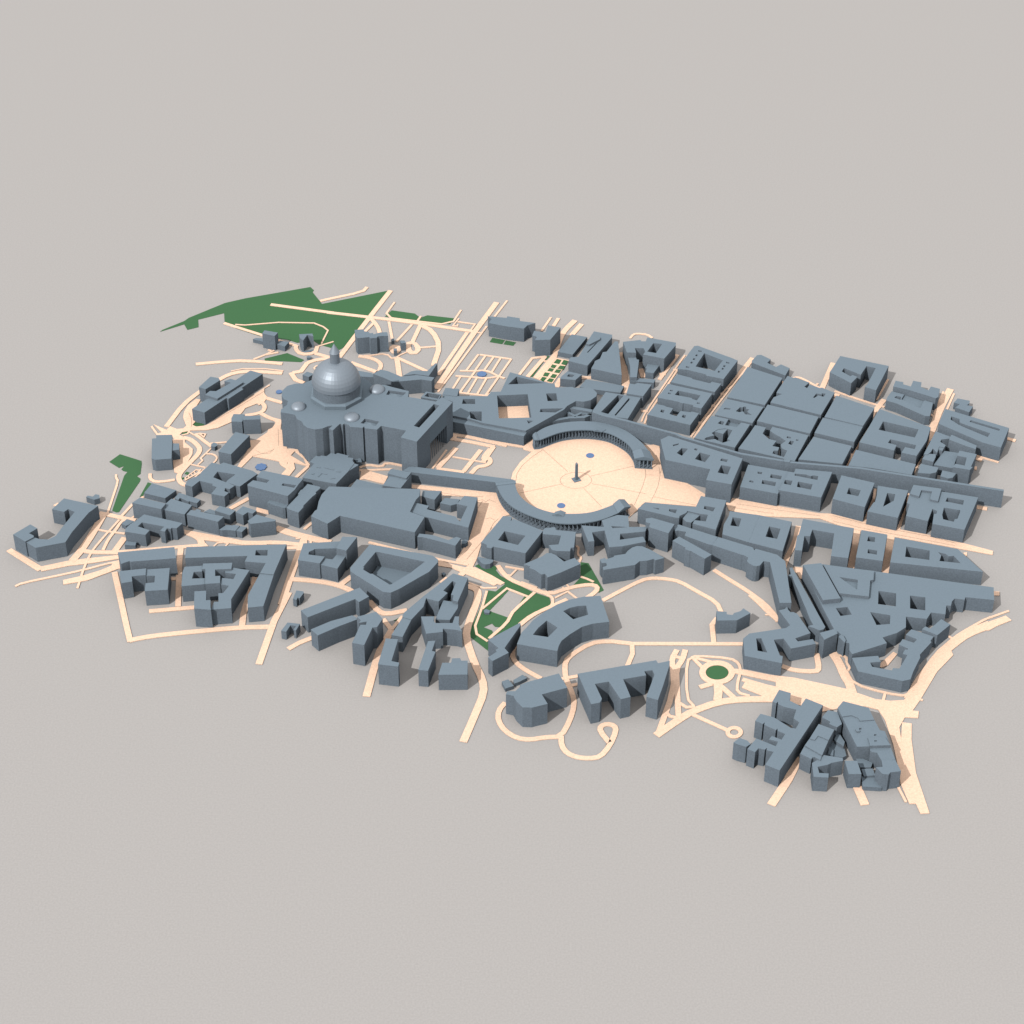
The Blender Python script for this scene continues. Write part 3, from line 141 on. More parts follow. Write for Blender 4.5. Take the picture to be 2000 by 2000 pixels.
["building","building","roofscape block of stepped flat roofs pierced by tiny wells, at the lower right corner",[[[[[380.5,-621.1],[384.8,-640.7],[399.5,-637.6],[408.9,-643.2],[410.5,-649.8],[432.6,-647.3],[427.7,-621.1],[390.7,-606.3]]],35,0],[[[[391.5,-669.5],[399.5,-704.1],[449.5,-701.7],[445.5,-670.7],[438.3,-668.3],[433.0,-645.7],[410.9,-648.2],[409.2,-641.6],[399.8,-636.0],[385.2,-639.1]],[[408.1,-663.4],[411.4,-663.4],[410.9,-667.0],[407.6,-667.0]],[[428.8,-677.1],[432.1,-677.1],[431.2,-680.3],[427.7,-680.3]]],33.5,0],[[[[418.8,-710.4],[428.3,-713.9],[432.6,-730.4],[453.4,-728.5],[450.1,-699.8],[419.0,-703.3]]],30.5,0],[[[[418.7,-704.4],[449.3,-703.0],[443.5,-685.9],[417.8,-686.8]],[[426.8,-692.6],[430.3,-692.6],[429.5,-695.4],[426.1,-695.4]]],35.9,1],[[[[402.5,-673.9],[407.9,-673.4],[406.4,-669.1],[401.3,-668.6]]],35.9,1],[[[[431.6,-747.1],[421.6,-748.2],[429.5,-762.1],[438.3,-763.2],[441.4,-758.6],[457.2,-756.3],[452.3,-733.1],[431.8,-733.1]]],34.4,0]]],
["building","building","small tower block in front of the roofscape block at the lower right",[[[[[381.0,-756.8],[399.7,-756.8],[396.8,-729.0],[378.7,-729.0]]],29.1,0]]],
["building","building","low sunken terraces between the small tower block and the roofscape block",[[[[[402.9,-761.3],[430.8,-763.6],[427.2,-738.9],[404.0,-740.1]]],8,0],[[[[406.5,-743.7],[423.9,-742.3],[421.7,-727.8],[405.1,-729.0]]],12,0],[[[[404.3,-723.5],[420.0,-723.5],[423.8,-714.1],[410.0,-705.1],[400.1,-705.1]]],10,0]]]]
# kind of ground surface, height, rings
SURFACES=[
["road",1.5,[[[-901.1,-252.6],[-896.6,-248.9],[-895.1,-253.3],[-852.1,-238.7],[-813.0,-231.3],[-771.2,-220.2],[-773.5,-210.3],[-822.7,-219.0],[-854.3,-225.2],[-874.7,-232.5],[-897.1,-240.4],[-956.2,-192.2],[-963.3,-199.6]]]],
["path",1.54,[[[-929.7,-293.6],[-922.5,-287.6],[-907.4,-281.1],[-881.4,-272.1],[-857.5,-263.6],[-835.7,-255.7],[-816.0,-247.8],[-798.7,-239.8],[-784.6,-234.0],[-768.1,-228.5],[-769.5,-224.3],[-786.2,-229.8],[-800.5,-235.7],[-817.8,-243.6],[-837.3,-251.5],[-859.0,-259.4],[-882.9,-267.8],[-909.0,-276.9],[-924.9,-283.7],[-932.6,-290.2]]]],
["road",1.58,[[[-852.9,-287.6],[-828.2,-281.1],[-813.7,-276.3],[-778.0,-253.3],[-768.9,-247.2],[-764.7,-246.0],[-770.1,-222.7],[-779.7,-231.3],[-780.9,-238.7],[-797.6,-250.9],[-823.2,-264.2],[-855.1,-276.3]]]],
["path",1.62,[[[-826.0,-296.8],[-824.3,-257.0],[-822.5,-234.5],[-820.0,-216.2],[-817.7,-203.0],[-815.4,-195.0],[-812.1,-185.1],[-807.7,-173.2],[-802.9,-160.9],[-797.7,-148.2],[-792.4,-135.1],[-784.1,-114.9],[-787.8,-113.3],[-796.1,-133.6],[-801.4,-146.7],[-806.6,-159.4],[-811.4,-171.8],[-815.9,-183.8],[-819.3,-193.9],[-821.6,-202.1],[-824.0,-215.5],[-826.5,-234.1],[-828.3,-256.7],[-830.0,-296.6]]]],
["road",1.54,[[[-798.5,-197.1],[-794.9,-174.6],[-791.5,-160.9],[-787.1,-148.3],[-783.6,-136.7],[-781.2,-126.5],[-778.9,-120.4],[-775.1,-115.9],[-779.3,-112.3],[-783.7,-117.5],[-786.5,-124.9],[-789.0,-135.2],[-792.4,-146.6],[-796.8,-159.4],[-800.3,-173.5],[-803.9,-196.2]]]],
["road",1.58,[[[-775.9,-202.0],[-764.2,-164.4],[-774.7,-161.1],[-786.4,-198.8]]]],
["road",1.66,[[[-842.0,-227.5],[-833.7,-205.9],[-827.9,-187.1],[-822.0,-164.2],[-816.3,-138.5],[-807.9,-95.9],[-820.7,-93.4],[-829.0,-135.8],[-834.7,-161.1],[-840.5,-183.6],[-846.0,-201.7],[-854.1,-222.8]]]],
["road",1.5,[[[-824.4,-98.9],[-808.2,-103.8],[-797.8,-107.3],[-787.7,-111.2],[-776.6,-114.8],[-759.2,-119.7],[-756.7,-111.1],[-774.0,-106.2],[-784.7,-102.7],[-794.8,-98.8],[-805.4,-95.2],[-821.8,-90.3]]]],
["road",1.7,[[[-838.0,-202.3],[-823.1,-206.1],[-810.6,-207.4],[-796.4,-207.4],[-785.8,-207.6],[-774.7,-208.1],[-774.2,-199.1],[-785.5,-198.6],[-796.3,-198.4],[-810.2,-198.4],[-821.5,-197.2],[-835.8,-193.5]]]],
["path",1.5,[[[-820.6,-142.5],[-803.1,-147.6],[-771.4,-153.8],[-770.6,-149.8],[-802.2,-143.7],[-819.4,-138.7]]]],
["path",1.54,[[[-806.7,-94.7],[-805.1,-65.1],[-803.9,-42.2],[-802.5,-15.9],[-803.2,0.1],[-806.0,5.1],[-807.5,9.5],[-808.3,16.4],[-812.3,16.0],[-811.5,8.6],[-809.7,3.5],[-807.1,-1.0],[-806.5,-15.9],[-807.9,-42.0],[-809.1,-64.9],[-810.7,-94.5]]]],
["road",1.54,[[[-781.2,-104.7],[-766.8,-70.7],[-771.4,-68.7],[-785.8,-102.8]]]],
["road",1.5,[[[-755.4,-54.3],[-751.1,-50.3],[-754.5,-46.7],[-758.8,-50.7]]]],
["path",1.54,[[[-763.6,-110.1],[-759.6,-105.0],[-762.7,-102.5],[-766.8,-107.7]]]],
["road",1.5,[[[-901.3,-75.5],[-897.2,-69.7],[-899.0,-65.2],[-905.7,-73.1]]]],
["road",1.5,[[[-484.6,-306.6],[-502.6,-379.3],[-517.3,-483.1],[-506.5,-484.7],[-491.8,-381.4],[-473.9,-309.2]]]],
["road",1.54,[[[-721.9,-432.5],[-717.0,-430.1],[-708.9,-427.4],[-695.6,-423.6],[-675.6,-419.4],[-648.8,-414.9],[-613.4,-409.5],[-569.5,-403.3],[-536.1,-399.9],[-501.1,-399.0],[-501.3,-389.1],[-536.7,-389.9],[-570.7,-393.4],[-614.9,-399.6],[-650.4,-405.0],[-677.5,-409.6],[-698.0,-413.9],[-711.8,-417.9],[-720.7,-420.8],[-726.2,-423.5]]]],
["road",1.5,[[[-777.8,-256.4],[-761.7,-312.0],[-752.5,-343.8],[-744.9,-370.6],[-737.5,-395.9],[-726.8,-431.6],[-717.7,-428.9],[-728.4,-393.2],[-735.7,-367.9],[-743.3,-341.2],[-752.5,-309.3],[-768.7,-253.7]]]],
["road",1.5,[[[-701.7,-359.8],[-628.7,-350.0],[-629.9,-341.1],[-702.9,-350.9]]]],
["road",1.54,[[[-675.7,-191.2],[-673.5,-228.6],[-661.5,-343.7],[-652.1,-342.8],[-664.0,-227.8],[-666.2,-190.7]]]],
["road",1.5,[[[-543.4,-262.4],[-543.3,-274.8],[-545.9,-296.9],[-551.0,-333.7],[-553.4,-362.8],[-552.5,-394.2],[-542.5,-393.9],[-543.4,-363.1],[-541.1,-334.8],[-535.9,-298.2],[-533.3,-275.3],[-533.4,-262.3]]]],
["road",1.5,[[[-676.3,-277.2],[-662.8,-274.8],[-664.2,-266.9],[-677.7,-269.3]]]],
["road",1.62,[[[-669.1,-153.6],[-655.4,-161.2],[-646.2,-169.9],[-643.0,-180.7],[-703.1,-188.2],[-777.3,-198.3],[-774.6,-203.2],[-662.5,-191.4],[-624.9,-186.1],[-632.1,-176.4],[-634.1,-169.9],[-593.0,-177.5],[-568.3,-182.8],[-526.7,-182.8],[-527.3,-175.3],[-556.9,-175.3],[-590.3,-164.5],[-629.2,-153.6],[-671.2,-141.6]]]],
["path",1.5,[[[-614.8,-187.9],[-609.5,-178.8],[-600.2,-176.9],[-594.7,-180.2],[-597.4,-185.4],[-594.8,-186.8],[-590.8,-179.0],[-599.6,-173.7],[-611.4,-176.1],[-617.4,-186.4]]]],
["lawn",0.58,[[[-808.2,36.6],[-799.9,42.1],[-803.5,32.4],[-799.5,27.5],[-791.7,24.7],[-795.8,13.2],[-802.1,-87.0],[-794.2,-92.2],[-789.6,-90.9],[-765.8,-3.1],[-765.7,4.5],[-773.2,11.9],[-767.9,18.7],[-769.7,49.0],[-771.6,57.3],[-812.5,77.5],[-828.1,54.6]]]],
["lawn",0.54,[[[-760.3,-48.7],[-754.4,-44.8],[-753.6,-32.7],[-742.0,-10.7],[-751.6,-5.8]]]],
["lawn",0.35,[[[-693.8,168.5],[-688.6,164.5],[-675.9,163.6],[-670.7,170.0],[-695.0,178.8]]]],
["lawn",0.5,[[[-707.4,138.8],[-699.4,142.3],[-696.8,148.6],[-700.5,150.9],[-713.0,143.7]]]],
["lawn",0.5,[[[-692.4,140.0],[-687.5,140.8],[-695.7,146.6]]]],
["lawn",0.5,[[[-684.2,16.0],[-681.8,22.8],[-687.8,25.6],[-690.3,18.7]]]],
["lawn",0.5,[[[-692.3,1.8],[-688.6,5.1],[-689.9,9.1],[-694.5,6.4]]]],
["road",1.5,[[[-710.2,361.1],[-672.4,367.5],[-649.0,370.6],[-627.7,372.6],[-600.0,370.9],[-548.0,362.7],[-546.7,371.1],[-599.0,379.4],[-627.8,381.2],[-650.0,379.1],[-673.7,375.9],[-711.6,369.5]]]],
["road",1.54,[[[-735.8,159.7],[-719.6,212.5],[-707.9,240.2],[-695.3,260.8],[-679.5,283.0],[-660.7,306.6],[-646.4,321.9],[-636.7,329.0],[-625.2,333.7],[-611.6,335.8],[-589.9,335.3],[-545.2,330.2],[-544.1,339.6],[-589.3,344.8],[-612.2,345.4],[-627.8,342.9],[-641.4,337.4],[-652.7,329.0],[-667.9,312.8],[-687.1,288.8],[-703.2,266.1],[-716.4,244.5],[-728.5,215.8],[-744.9,162.5]]]],
["road",1.58,[[[-746.5,143.8],[-752.6,139.4],[-766.0,164.0],[-768.9,161.1],[-753.5,133.7],[-726.9,135.1],[-719.8,117.9],[-701.4,117.9],[-704.5,129.4],[-713.5,135.1],[-709.6,143.8],[-693.5,149.5],[-665.1,151.0],[-645.7,158.2],[-624.0,175.7],[-607.5,205.1],[-603.0,219.9],[-582.3,234.8],[-578.3,228.8],[-570.6,237.8],[-565.4,255.8],[-572.5,267.9],[-573.9,283.1],[-564.0,293.8],[-565.6,296.9],[-663.8,169.8],[-671.6,164.0],[-686.4,161.1],[-693.9,166.9],[-689.8,175.7],[-695.0,219.9],[-687.9,246.8],[-696.8,249.8],[-709.7,228.8],[-714.0,208.0],[-713.6,190.3],[-708.2,174.2],[-704.5,164.0],[-709.3,155.3],[-720.9,153.9],[-733.8,162.6],[-739.0,151.0],[-764.5,168.4]]]],
["road",1.5,[[[-568.7,249.3],[-554.2,241.7],[-538.1,234.2],[-534.7,241.4],[-550.7,248.9],[-565.0,256.4]]]],
["road",1.62,[[[-577.4,235.8],[-572.5,227.5],[-571.6,221.4],[-572.7,214.0],[-575.9,209.3],[-582.1,206.2],[-589.4,203.5],[-601.6,200.7],[-599.8,192.9],[-587.2,195.8],[-578.9,198.8],[-570.5,203.1],[-565.1,211.0],[-563.5,221.4],[-564.9,230.2],[-570.6,239.8]]]],
["road",1.5,[[[-577.0,202.1],[-564.4,190.9],[-554.8,184.0],[-545.6,178.8],[-543.3,172.6],[-548.3,156.5],[-540.7,154.1],[-534.8,172.9],[-539.1,184.3],[-550.5,190.8],[-559.4,197.1],[-571.7,208.1]]]],
["plaza",1.54,[[[-587.9,117.9],[-586.5,86.8],[-599.6,36.6],[-592.8,33.8],[-575.0,69.9],[-527.5,56.0],[-511.4,40.7],[-519.5,138.0],[-536.3,158.2],[-544.7,158.2],[-547.6,152.4],[-555.2,143.8],[-573.2,120.8]],[[-562.2,92.4],[-555.3,98.6],[-546.5,93.8],[-551.7,86.8],[-560.0,86.8]]]],
["road",1.54,[[[-707.7,123.8],[-697.6,119.7],[-692.1,115.7],[-686.8,109.8],[-681.8,102.8],[-677.5,95.0],[-676.0,88.0],[-677.0,80.7],[-679.6,72.3],[-684.1,62.8],[-688.4,53.7],[-692.4,45.4],[-696.6,35.6],[-701.1,24.2],[-703.5,14.5],[-703.5,6.6],[-701.6,-1.2],[-697.8,-9.0],[-692.2,-15.1],[-682.4,-20.5],[-678.0,-12.6],[-686.5,-7.9],[-690.3,-3.9],[-693.1,1.9],[-694.5,7.7],[-694.5,13.4],[-692.5,21.5],[-688.3,32.1],[-684.2,41.7],[-680.3,49.9],[-676.0,58.9],[-671.2,69.0],[-668.1,78.8],[-666.9,88.4],[-669.0,98.3],[-674.2,107.5],[-679.7,115.4],[-686.0,122.4],[-693.2,127.6],[-704.3,132.1]]]],
["plaza",1.62,[[[-716.4,64.3],[-713.1,44.9],[-708.7,22.8],[-701.0,20.1],[-690.9,44.9],[-683.0,75.5],[-684.2,92.4],[-700.7,112.2],[-702.6,120.8],[-726.8,120.8]]]],
["road",1.66,[[[-687.8,135.8],[-653.4,97.3],[-648.5,101.6],[-683.0,140.2]]]],
["path",1.5,[[[-655.1,107.7],[-625.6,111.9],[-626.1,115.4],[-655.6,111.1]]]],
["path",1.5,[[[-652.0,97.3],[-668.6,64.3],[-664.5,57.3],[-670.9,45.6],[-668.2,44.2],[-661.0,57.4],[-665.1,64.4],[-649.3,96.0]]]],
["path",1.58,[[[-658.7,76.7],[-649.0,75.7],[-644.3,73.2],[-640.9,68.9],[-639.7,63.6],[-640.9,57.2],[-645.2,49.2],[-652.6,39.6],[-660.3,28.5],[-671.6,10.0],[-668.9,8.3],[-657.6,26.8],[-650.1,37.7],[-642.5,47.5],[-637.9,56.1],[-636.5,63.7],[-637.9,70.3],[-642.2,75.7],[-648.0,78.8],[-658.4,79.9]]]],
["path",1.66,[[[-686.7,46.5],[-655.9,35.4],[-655.0,37.8],[-685.9,48.8]]]],
["path",1.66,[[[-685.9,-2.2],[-665.3,19.3],[-661.6,30.6],[-664.4,31.6],[-668.0,20.9],[-688.0,-0.1]]]],
["path",1.7,[[[-683.0,0.2],[-686.5,5.1],[-670.6,28.6],[-662.9,26.8],[-662.4,28.8],[-671.5,30.8],[-688.9,5.1],[-684.6,-0.9]]]],
["path",1.5,[[[-678.7,5.5],[-681.9,12.3],[-683.7,11.5],[-680.5,4.7]]]],
["path",1.5,[[[-673.8,12.4],[-676.9,17.9],[-678.6,16.9],[-675.5,11.4]]]],
["path",1.62,[[[-669.6,17.9],[-673.6,24.7],[-675.4,23.7],[-671.3,16.9]]]],
["path",1.5,[[[-679.4,139.4],[-668.7,136.9],[-669.3,132.3],[-677.9,141.9],[-680.1,139.9],[-667.7,126.5],[-665.2,139.1],[-678.7,142.3]]]],
["path",1.54,[[[-707.9,133.8],[-697.6,138.4],[-696.0,147.8],[-699.0,148.3],[-700.3,140.5],[-709.1,136.5]]]],
["path",1.62,[[[-698.2,144.1],[-688.1,134.8],[-675.2,139.5],[-676.2,142.3],[-687.4,138.3],[-696.1,146.3]]]],
["road",1.5,[[[-706.1,3.9],[-715.3,0.9],[-723.3,-0.8],[-733.1,-2.1],[-739.7,-0.6],[-744.1,3.2],[-746.6,8.3],[-747.7,19.0],[-753.7,18.4],[-752.5,6.6],[-748.9,-0.5],[-742.5,-6.2],[-733.4,-8.1],[-722.4,-6.7],[-713.8,-5.0],[-704.2,-1.8]]]],
["lawn",0.5,[[[-749.9,505.4],[-741.2,485.5],[-720.8,495.4],[-724.8,522.1],[-676.7,545.6],[-672.6,515.4],[-647.5,490.5],[-600.1,464.1],[-545.3,451.1],[-524.8,439.7],[-495.1,447.8],[-481.6,433.2],[-461.4,423.5],[-445.6,412.3],[-436.5,421.9],[-419.0,456.6],[-356.3,630.0],[-487.5,579.6],[-509.0,622.7],[-507.1,630.4],[-515.1,642.6],[-640.3,600.2],[-678.9,583.0],[-743.7,528.8],[-751.4,517.1],[-789.7,485.5],[-793.3,478.9]]]],
["road",1.54,[[[-674.3,506.0],[-654.2,494.8],[-634.7,484.0],[-609.2,470.0],[-587.9,458.2],[-571.0,448.3],[-553.6,439.0],[-527.1,425.6],[-524.2,431.4],[-550.6,444.7],[-567.8,454.0],[-584.7,463.8],[-606.0,475.7],[-631.6,489.7],[-651.1,500.5],[-671.1,511.7]]]],
["road",1.54,[[[-589.2,572.4],[-463.3,541.8],[-461.4,549.6],[-587.3,580.2]]]],
["path",1.58,[[[-650.7,502.3],[-631.4,500.0],[-566.4,509.7],[-498.3,507.3],[-479.9,494.4],[-470.5,482.0],[-479.7,436.9],[-476.8,436.3],[-467.3,482.7],[-477.8,496.6],[-497.3,510.3],[-566.6,512.7],[-631.4,503.0],[-650.4,505.3]]]],
["path",1.54,[[[-483.9,425.5],[-454.8,441.7],[-456.3,444.3],[-485.4,428.2]]]],
["lawn",0.54,[[[-581.5,378.8],[-512.5,373.4],[-506.9,380.4],[-541.4,404.3],[-583.0,385.1]]]],
["road",1.58,[[[-529.8,430.3],[-530.4,419.8],[-527.1,410.7],[-520.1,400.0],[-508.3,395.5],[-492.9,398.0],[-483.7,406.9],[-481.6,426.4],[-489.5,427.3],[-491.4,410.6],[-496.7,405.5],[-507.4,403.8],[-514.8,406.5],[-519.9,414.3],[-522.3,421.0],[-521.8,429.9]]]],
["road",1.5,[[[-490.0,399.2],[-455.3,381.7],[-451.7,388.8],[-486.4,406.3]]]],
["road",1.54,[[[-499.8,362.5],[-492.9,369.6],[-486.2,373.6],[-476.6,377.3],[-466.8,379.6],[-451.4,380.7],[-452.1,389.7],[-468.2,388.5],[-479.2,386.0],[-490.1,381.8],[-498.6,376.8],[-506.3,368.7]]]],
["road",1.5,[[[-505.6,367.7],[-513.4,344.8],[-526.6,340.8],[-523.9,332.2],[-506.4,337.5],[-497.1,364.8]]]],
["road",1.54,[[[-532.8,334.6],[-521.7,310.2],[-504.2,298.7],[-499.2,306.2],[-514.6,316.3],[-524.6,338.3]]]],
["path",1.58,[[[-601.5,380.2],[-580.4,395.9],[-557.6,403.8],[-559.0,408.1],[-582.5,400.0],[-604.2,383.9]]]],
["path",1.62,[[[-580.0,396.5],[-565.4,410.9],[-568.2,413.8],[-582.8,399.4]]]],
["path",1.54,[[[-579.5,412.9],[-573.0,409.0],[-571.0,412.5],[-577.5,416.3]]]],
["path",1.5,[[[-641.3,340.6],[-620.5,348.7],[-578.9,348.7],[-543.5,341.5],[-543.0,343.9],[-578.7,351.2],[-621.0,351.2],[-642.2,342.9]]]],
["path",1.5,[[[-475.2,362.9],[-484.3,359.6],[-488.0,351.9],[-481.7,343.4],[-479.3,345.2],[-484.5,352.3],[-482.2,357.2],[-474.2,360.1]]]],
["road",1.62,[[[-475.7,543.3],[-414.4,530.6],[-371.7,521.4],[-327.0,511.4],[-275.1,498.3],[-186.2,474.3],[-183.9,482.5],[-272.9,506.6],[-325.0,519.6],[-369.8,529.7],[-412.7,538.9],[-474.0,551.6]]]],
["road",1.54,[[[-359.1,629.8],[-386.7,555.4],[-407.8,497.0],[-431.6,430.0],[-445.4,391.3],[-451.0,375.8],[-441.6,372.4],[-436.0,387.9],[-422.2,426.6],[-398.4,493.7],[-377.3,552.0],[-349.7,626.3]]]],
["road",1.58,[[[-490.0,586.1],[-479.4,591.0],[-459.1,599.4],[-425.3,613.0],[-405.2,625.0],[-398.6,639.9],[-405.0,642.8],[-410.7,629.9],[-428.4,619.2],[-461.8,605.8],[-482.2,597.4],[-492.9,592.5]]]],
["path",1.58,[[[-346.3,585.5],[-360.7,543.9],[-350.2,525.5],[-320.5,518.6],[-287.5,511.3],[-249.7,503.3],[-225.1,513.6],[-211.0,555.2],[-214.8,556.5],[-228.3,516.6],[-250.1,507.5],[-286.7,515.2],[-319.7,522.5],[-347.6,529.0],[-356.4,544.3],[-342.5,584.2]]]],
["path",1.5,[[[-292.8,534.6],[-299.4,516.2],[-295.6,514.8],[-289.0,533.3]]]],
["path",1.5,[[[-310.1,515.1],[-309.0,510.1],[-305.6,510.9],[-306.6,515.9]]]],
["path",1.5,[[[-292.9,512.9],[-293.0,507.2],[-289.5,507.1],[-289.4,512.8]]]],
["path",1.5,[[[-217.9,526.1],[-229.8,497.5],[-217.2,496.6],[-216.9,504.8],[-219.9,504.9],[-220.1,499.8],[-225.5,500.2],[-215.1,525.0]]]],
["path",1.54,[[[-219.4,512.1],[-186.9,503.6],[-194.8,482.9],[-191.6,481.7],[-182.2,506.0],[-218.5,515.5]]]],
["road",1.66,[[[-148.3,585.8],[-189.3,480.9],[-260.0,284.4],[-249.6,280.7],[-179.0,477.1],[-138.0,581.8]]]],
["road",1.5,[[[-202.9,477.0],[-255.3,330.0],[-248.2,327.4],[-195.8,474.5]]]],
["path",1.5,[[[-124.4,591.5],[-148.7,533.0],[-145.0,531.5],[-120.7,589.9]]]],
["path",1.58,[[[-163.8,497.9],[-252.1,274.1],[-248.4,272.7],[-160.1,496.5]]]],
["path",1.5,[[[-180.9,474.3],[-171.0,472.0],[-170.3,474.9],[-180.2,477.2]]]],
["road",1.58,[[[-394.6,526.7],[-386.6,514.4],[-381.7,504.7],[-377.2,493.4],[-374.3,483.7],[-372.1,471.1],[-364.2,472.5],[-366.5,485.6],[-369.7,496.0],[-374.4,508.0],[-379.6,518.3],[-387.9,531.1]]]],
["road",1.66,[[[-384.7,510.1],[-401.0,477.0],[-395.6,474.4],[-379.4,507.5]]]],
["road",1.5,[[[-355.2,513.4],[-345.7,449.1],[-340.3,449.9],[-349.8,514.2]]]],
["road",1.5,[[[-309.3,504.9],[-337.3,444.1],[-332.8,442.0],[-304.8,502.8]]]],
["road",1.54,[[[-294.7,503.0],[-308.5,439.0],[-300.7,437.3],[-286.8,501.3]]]],
["road",1.7,[[[-290.4,495.1],[-275.8,482.1],[-267.3,465.7],[-259.6,440.7],[-258.3,411.6],[-266.3,360.7],[-256.5,359.2],[-248.3,411.1],[-249.7,442.4],[-258.0,469.5],[-267.8,488.3],[-283.7,502.6]]]],
["road",1.58,[[[-315.0,409.2],[-306.7,399.6],[-293.5,400.5],[-287.2,412.4],[-288.1,425.2],[-295.7,439.1],[-306.6,443.7],[-315.3,439.8]],[[-307.5,431.7],[-304.5,434.9],[-301.2,431.7],[-297.7,418.8],[-298.3,410.8],[-301.7,409.2],[-304.6,414.0]]]],
["path",1.54,[[[-288.6,419.8],[-254.2,424.6],[-254.8,429.1],[-289.2,424.2]]]],
["plaza",1.5,[[[-342.2,403.7],[-335.0,400.5],[-327.3,406.0],[-324.1,415.6],[-326.3,425.2],[-332.7,430.7],[-341.6,430.7],[-346.7,425.2],[-348.4,415.6]]]],
["path",1.62,[[[-394.6,393.3],[-380.4,393.9],[-359.8,399.0],[-349.9,395.7],[-342.1,383.6],[-332.7,385.5],[-324.9,395.3],[-312.2,405.8],[-314.1,408.1],[-327.1,397.4],[-334.3,388.2],[-340.7,386.9],[-348.0,398.3],[-359.7,402.1],[-380.9,396.9],[-394.8,396.3]]]],
["road",1.5,[[[-405.7,389.3],[-390.3,385.8],[-381.6,382.1],[-374.1,377.0],[-368.7,371.4],[-365.5,365.4],[-364.6,358.1],[-367.0,343.4],[-359.1,342.1],[-356.5,357.9],[-357.7,367.9],[-362.2,376.1],[-368.9,383.1],[-377.8,389.2],[-387.8,393.4],[-404.0,397.1]]]],
["road",1.58,[[[-420.3,367.4],[-371.3,336.0],[-366.7,343.2],[-415.7,374.6]]]],
["road",1.5,[[[-336.8,388.4],[-328.8,322.5],[-318.8,323.7],[-326.9,389.6]]]],
["road",1.54,[[[-330.3,382.5],[-275.3,338.4],[-270.9,343.9],[-326.0,388.0]]]],
["path",1.5,[[[-174.8,395.9],[-114.9,380.7],[-113.9,384.7],[-173.7,400.0]]]],
["path",1.54,[[[-178.8,399.4],[-200.9,344.4],[-197.0,342.9],[-174.9,397.8]]]],
["path",1.62,[[[-165.6,393.9],[-184.3,344.4],[-180.4,342.9],[-161.6,392.4]]]],
["path",1.54,[[[-149.7,390.8],[-166.8,346.6],[-162.9,345.1],[-145.7,389.2]]]],
["path",1.58,[[[-136.5,386.9],[-152.8,339.3],[-148.9,338.0],[-132.5,385.5]]]],
["path",1.7,[[[-116.4,383.5],[-164.2,260.5],[-160.3,259.0],[-112.4,381.9]]]],
["path",1.74,[[[-211.2,340.6],[-189.5,340.1],[-177.8,340.5],[-169.2,341.6],[-162.4,340.7],[-156.8,337.8],[-150.5,333.0],[-143.5,326.0],[-136.7,320.6],[-127.4,315.4],[-125.3,319.1],[-134.3,324.1],[-140.7,329.1],[-147.7,336.1],[-154.5,341.4],[-161.2,344.7],[-169.2,345.8],[-178.1,344.7],[-189.5,344.3],[-211.1,344.8]]]],
["path",1.54,[[[-219.2,323.5],[-194.1,320.7],[-180.2,318.6],[-168.7,316.3],[-156.9,316.6],[-139.8,321.1],[-140.8,325.1],[-157.5,320.8],[-168.3,320.5],[-179.5,322.8],[-193.6,324.9],[-218.7,327.7]]]],
["path",1.5,[[[-211.9,323.2],[-224.9,284.1],[-220.9,282.8],[-207.9,321.8]]]],
["path",1.62,[[[-184.2,341.9],[-211.2,272.6],[-207.3,271.1],[-180.3,340.4]]]],
["path",1.5,[[[-180.5,320.0],[-197.1,268.6],[-193.1,267.3],[-176.5,318.8]]]],
["path",1.62,[[[-163.1,316.9],[-179.8,264.3],[-175.8,263.1],[-159.1,315.7]]]],
["path",1.54,[[[-212.4,268.9],[-157.9,257.4],[-151.2,266.7],[-154.6,269.2],[-159.7,262.1],[-211.5,273.0]]]],
["lawn",0.66,[[[-361.0,533.1],[-298.6,519.7],[-294.5,532.1],[-303.1,543.9],[-349.0,555.8]]]],
["lawn",0.54,[[[-289.0,530.5],[-293.1,518.7],[-233.2,505.4],[-226.1,527.1],[-278.4,537.9]]]],
["lawn",0.5,[[[-155.9,442.7],[-131.8,435.2],[-126.5,449.2],[-150.7,457.3]]]],
["lawn",0.54,[[[-129.2,434.6],[-110.5,429.7],[-105.2,441.1],[-124.8,448.2]]]],
["plaza",1.5,[[[-140.2,180.7],[-74.2,183.6],[-80.7,228.0],[-140.5,228.0]]]],
["lawn",0.5,[[[-54.2,379.5],[-49.5,377.9],[-41.2,392.8],[-45.2,395.4]]]],
["lawn",0.5,[[[-81.3,323.7],[-73.8,323.7],[-52.4,374.8],[-56.9,376.3]]]],
["path",1.54,[[[-63.7,313.6],[-37.3,300.6],[-4.1,378.0],[-30.4,387.5]]]],
["lawn",1.95,[[[-34.2,368.5],[-23.7,364.7],[-19.1,378.0],[-27.8,381.8]]]],
["lawn",2.03,[[[-20.2,364.7],[-11.5,360.6],[-6.0,374.8],[-14.7,378.6]]]],
["lawn",1.95,[[[-40.5,353.4],[-32.7,350.2],[-28.2,359.7],[-36.9,363.7]]]],
["lawn",1.95,[[[-27.5,349.0],[-16.2,345.9],[-12.5,357.5],[-22.1,359.7]]]],
["lawn",2.03,[[[-46.5,341.8],[-37.3,338.7],[-33.6,348.0],[-42.3,351.2]]]],
["lawn",2.07,[[[-33.8,336.5],[-24.3,334.0],[-19.7,344.9],[-29.3,346.5]]]],
["lawn",2.03,[[[-54.9,324.7],[-46.2,322.2],[-41.7,334.0],[-51.2,336.5]]]],
["lawn",1.95,[[[-41.9,320.0],[-32.4,316.9],[-28.2,328.4],[-36.5,331.5]]]],
["lawn",1.95,[[[-60.2,312.3],[-53.3,307.7],[-47.5,318.5],[-55.8,321.6]]]],
["lawn",2.03,[[[-48.1,307.7],[-38.7,303.1],[-34.2,313.8],[-42.8,316.9]]]],
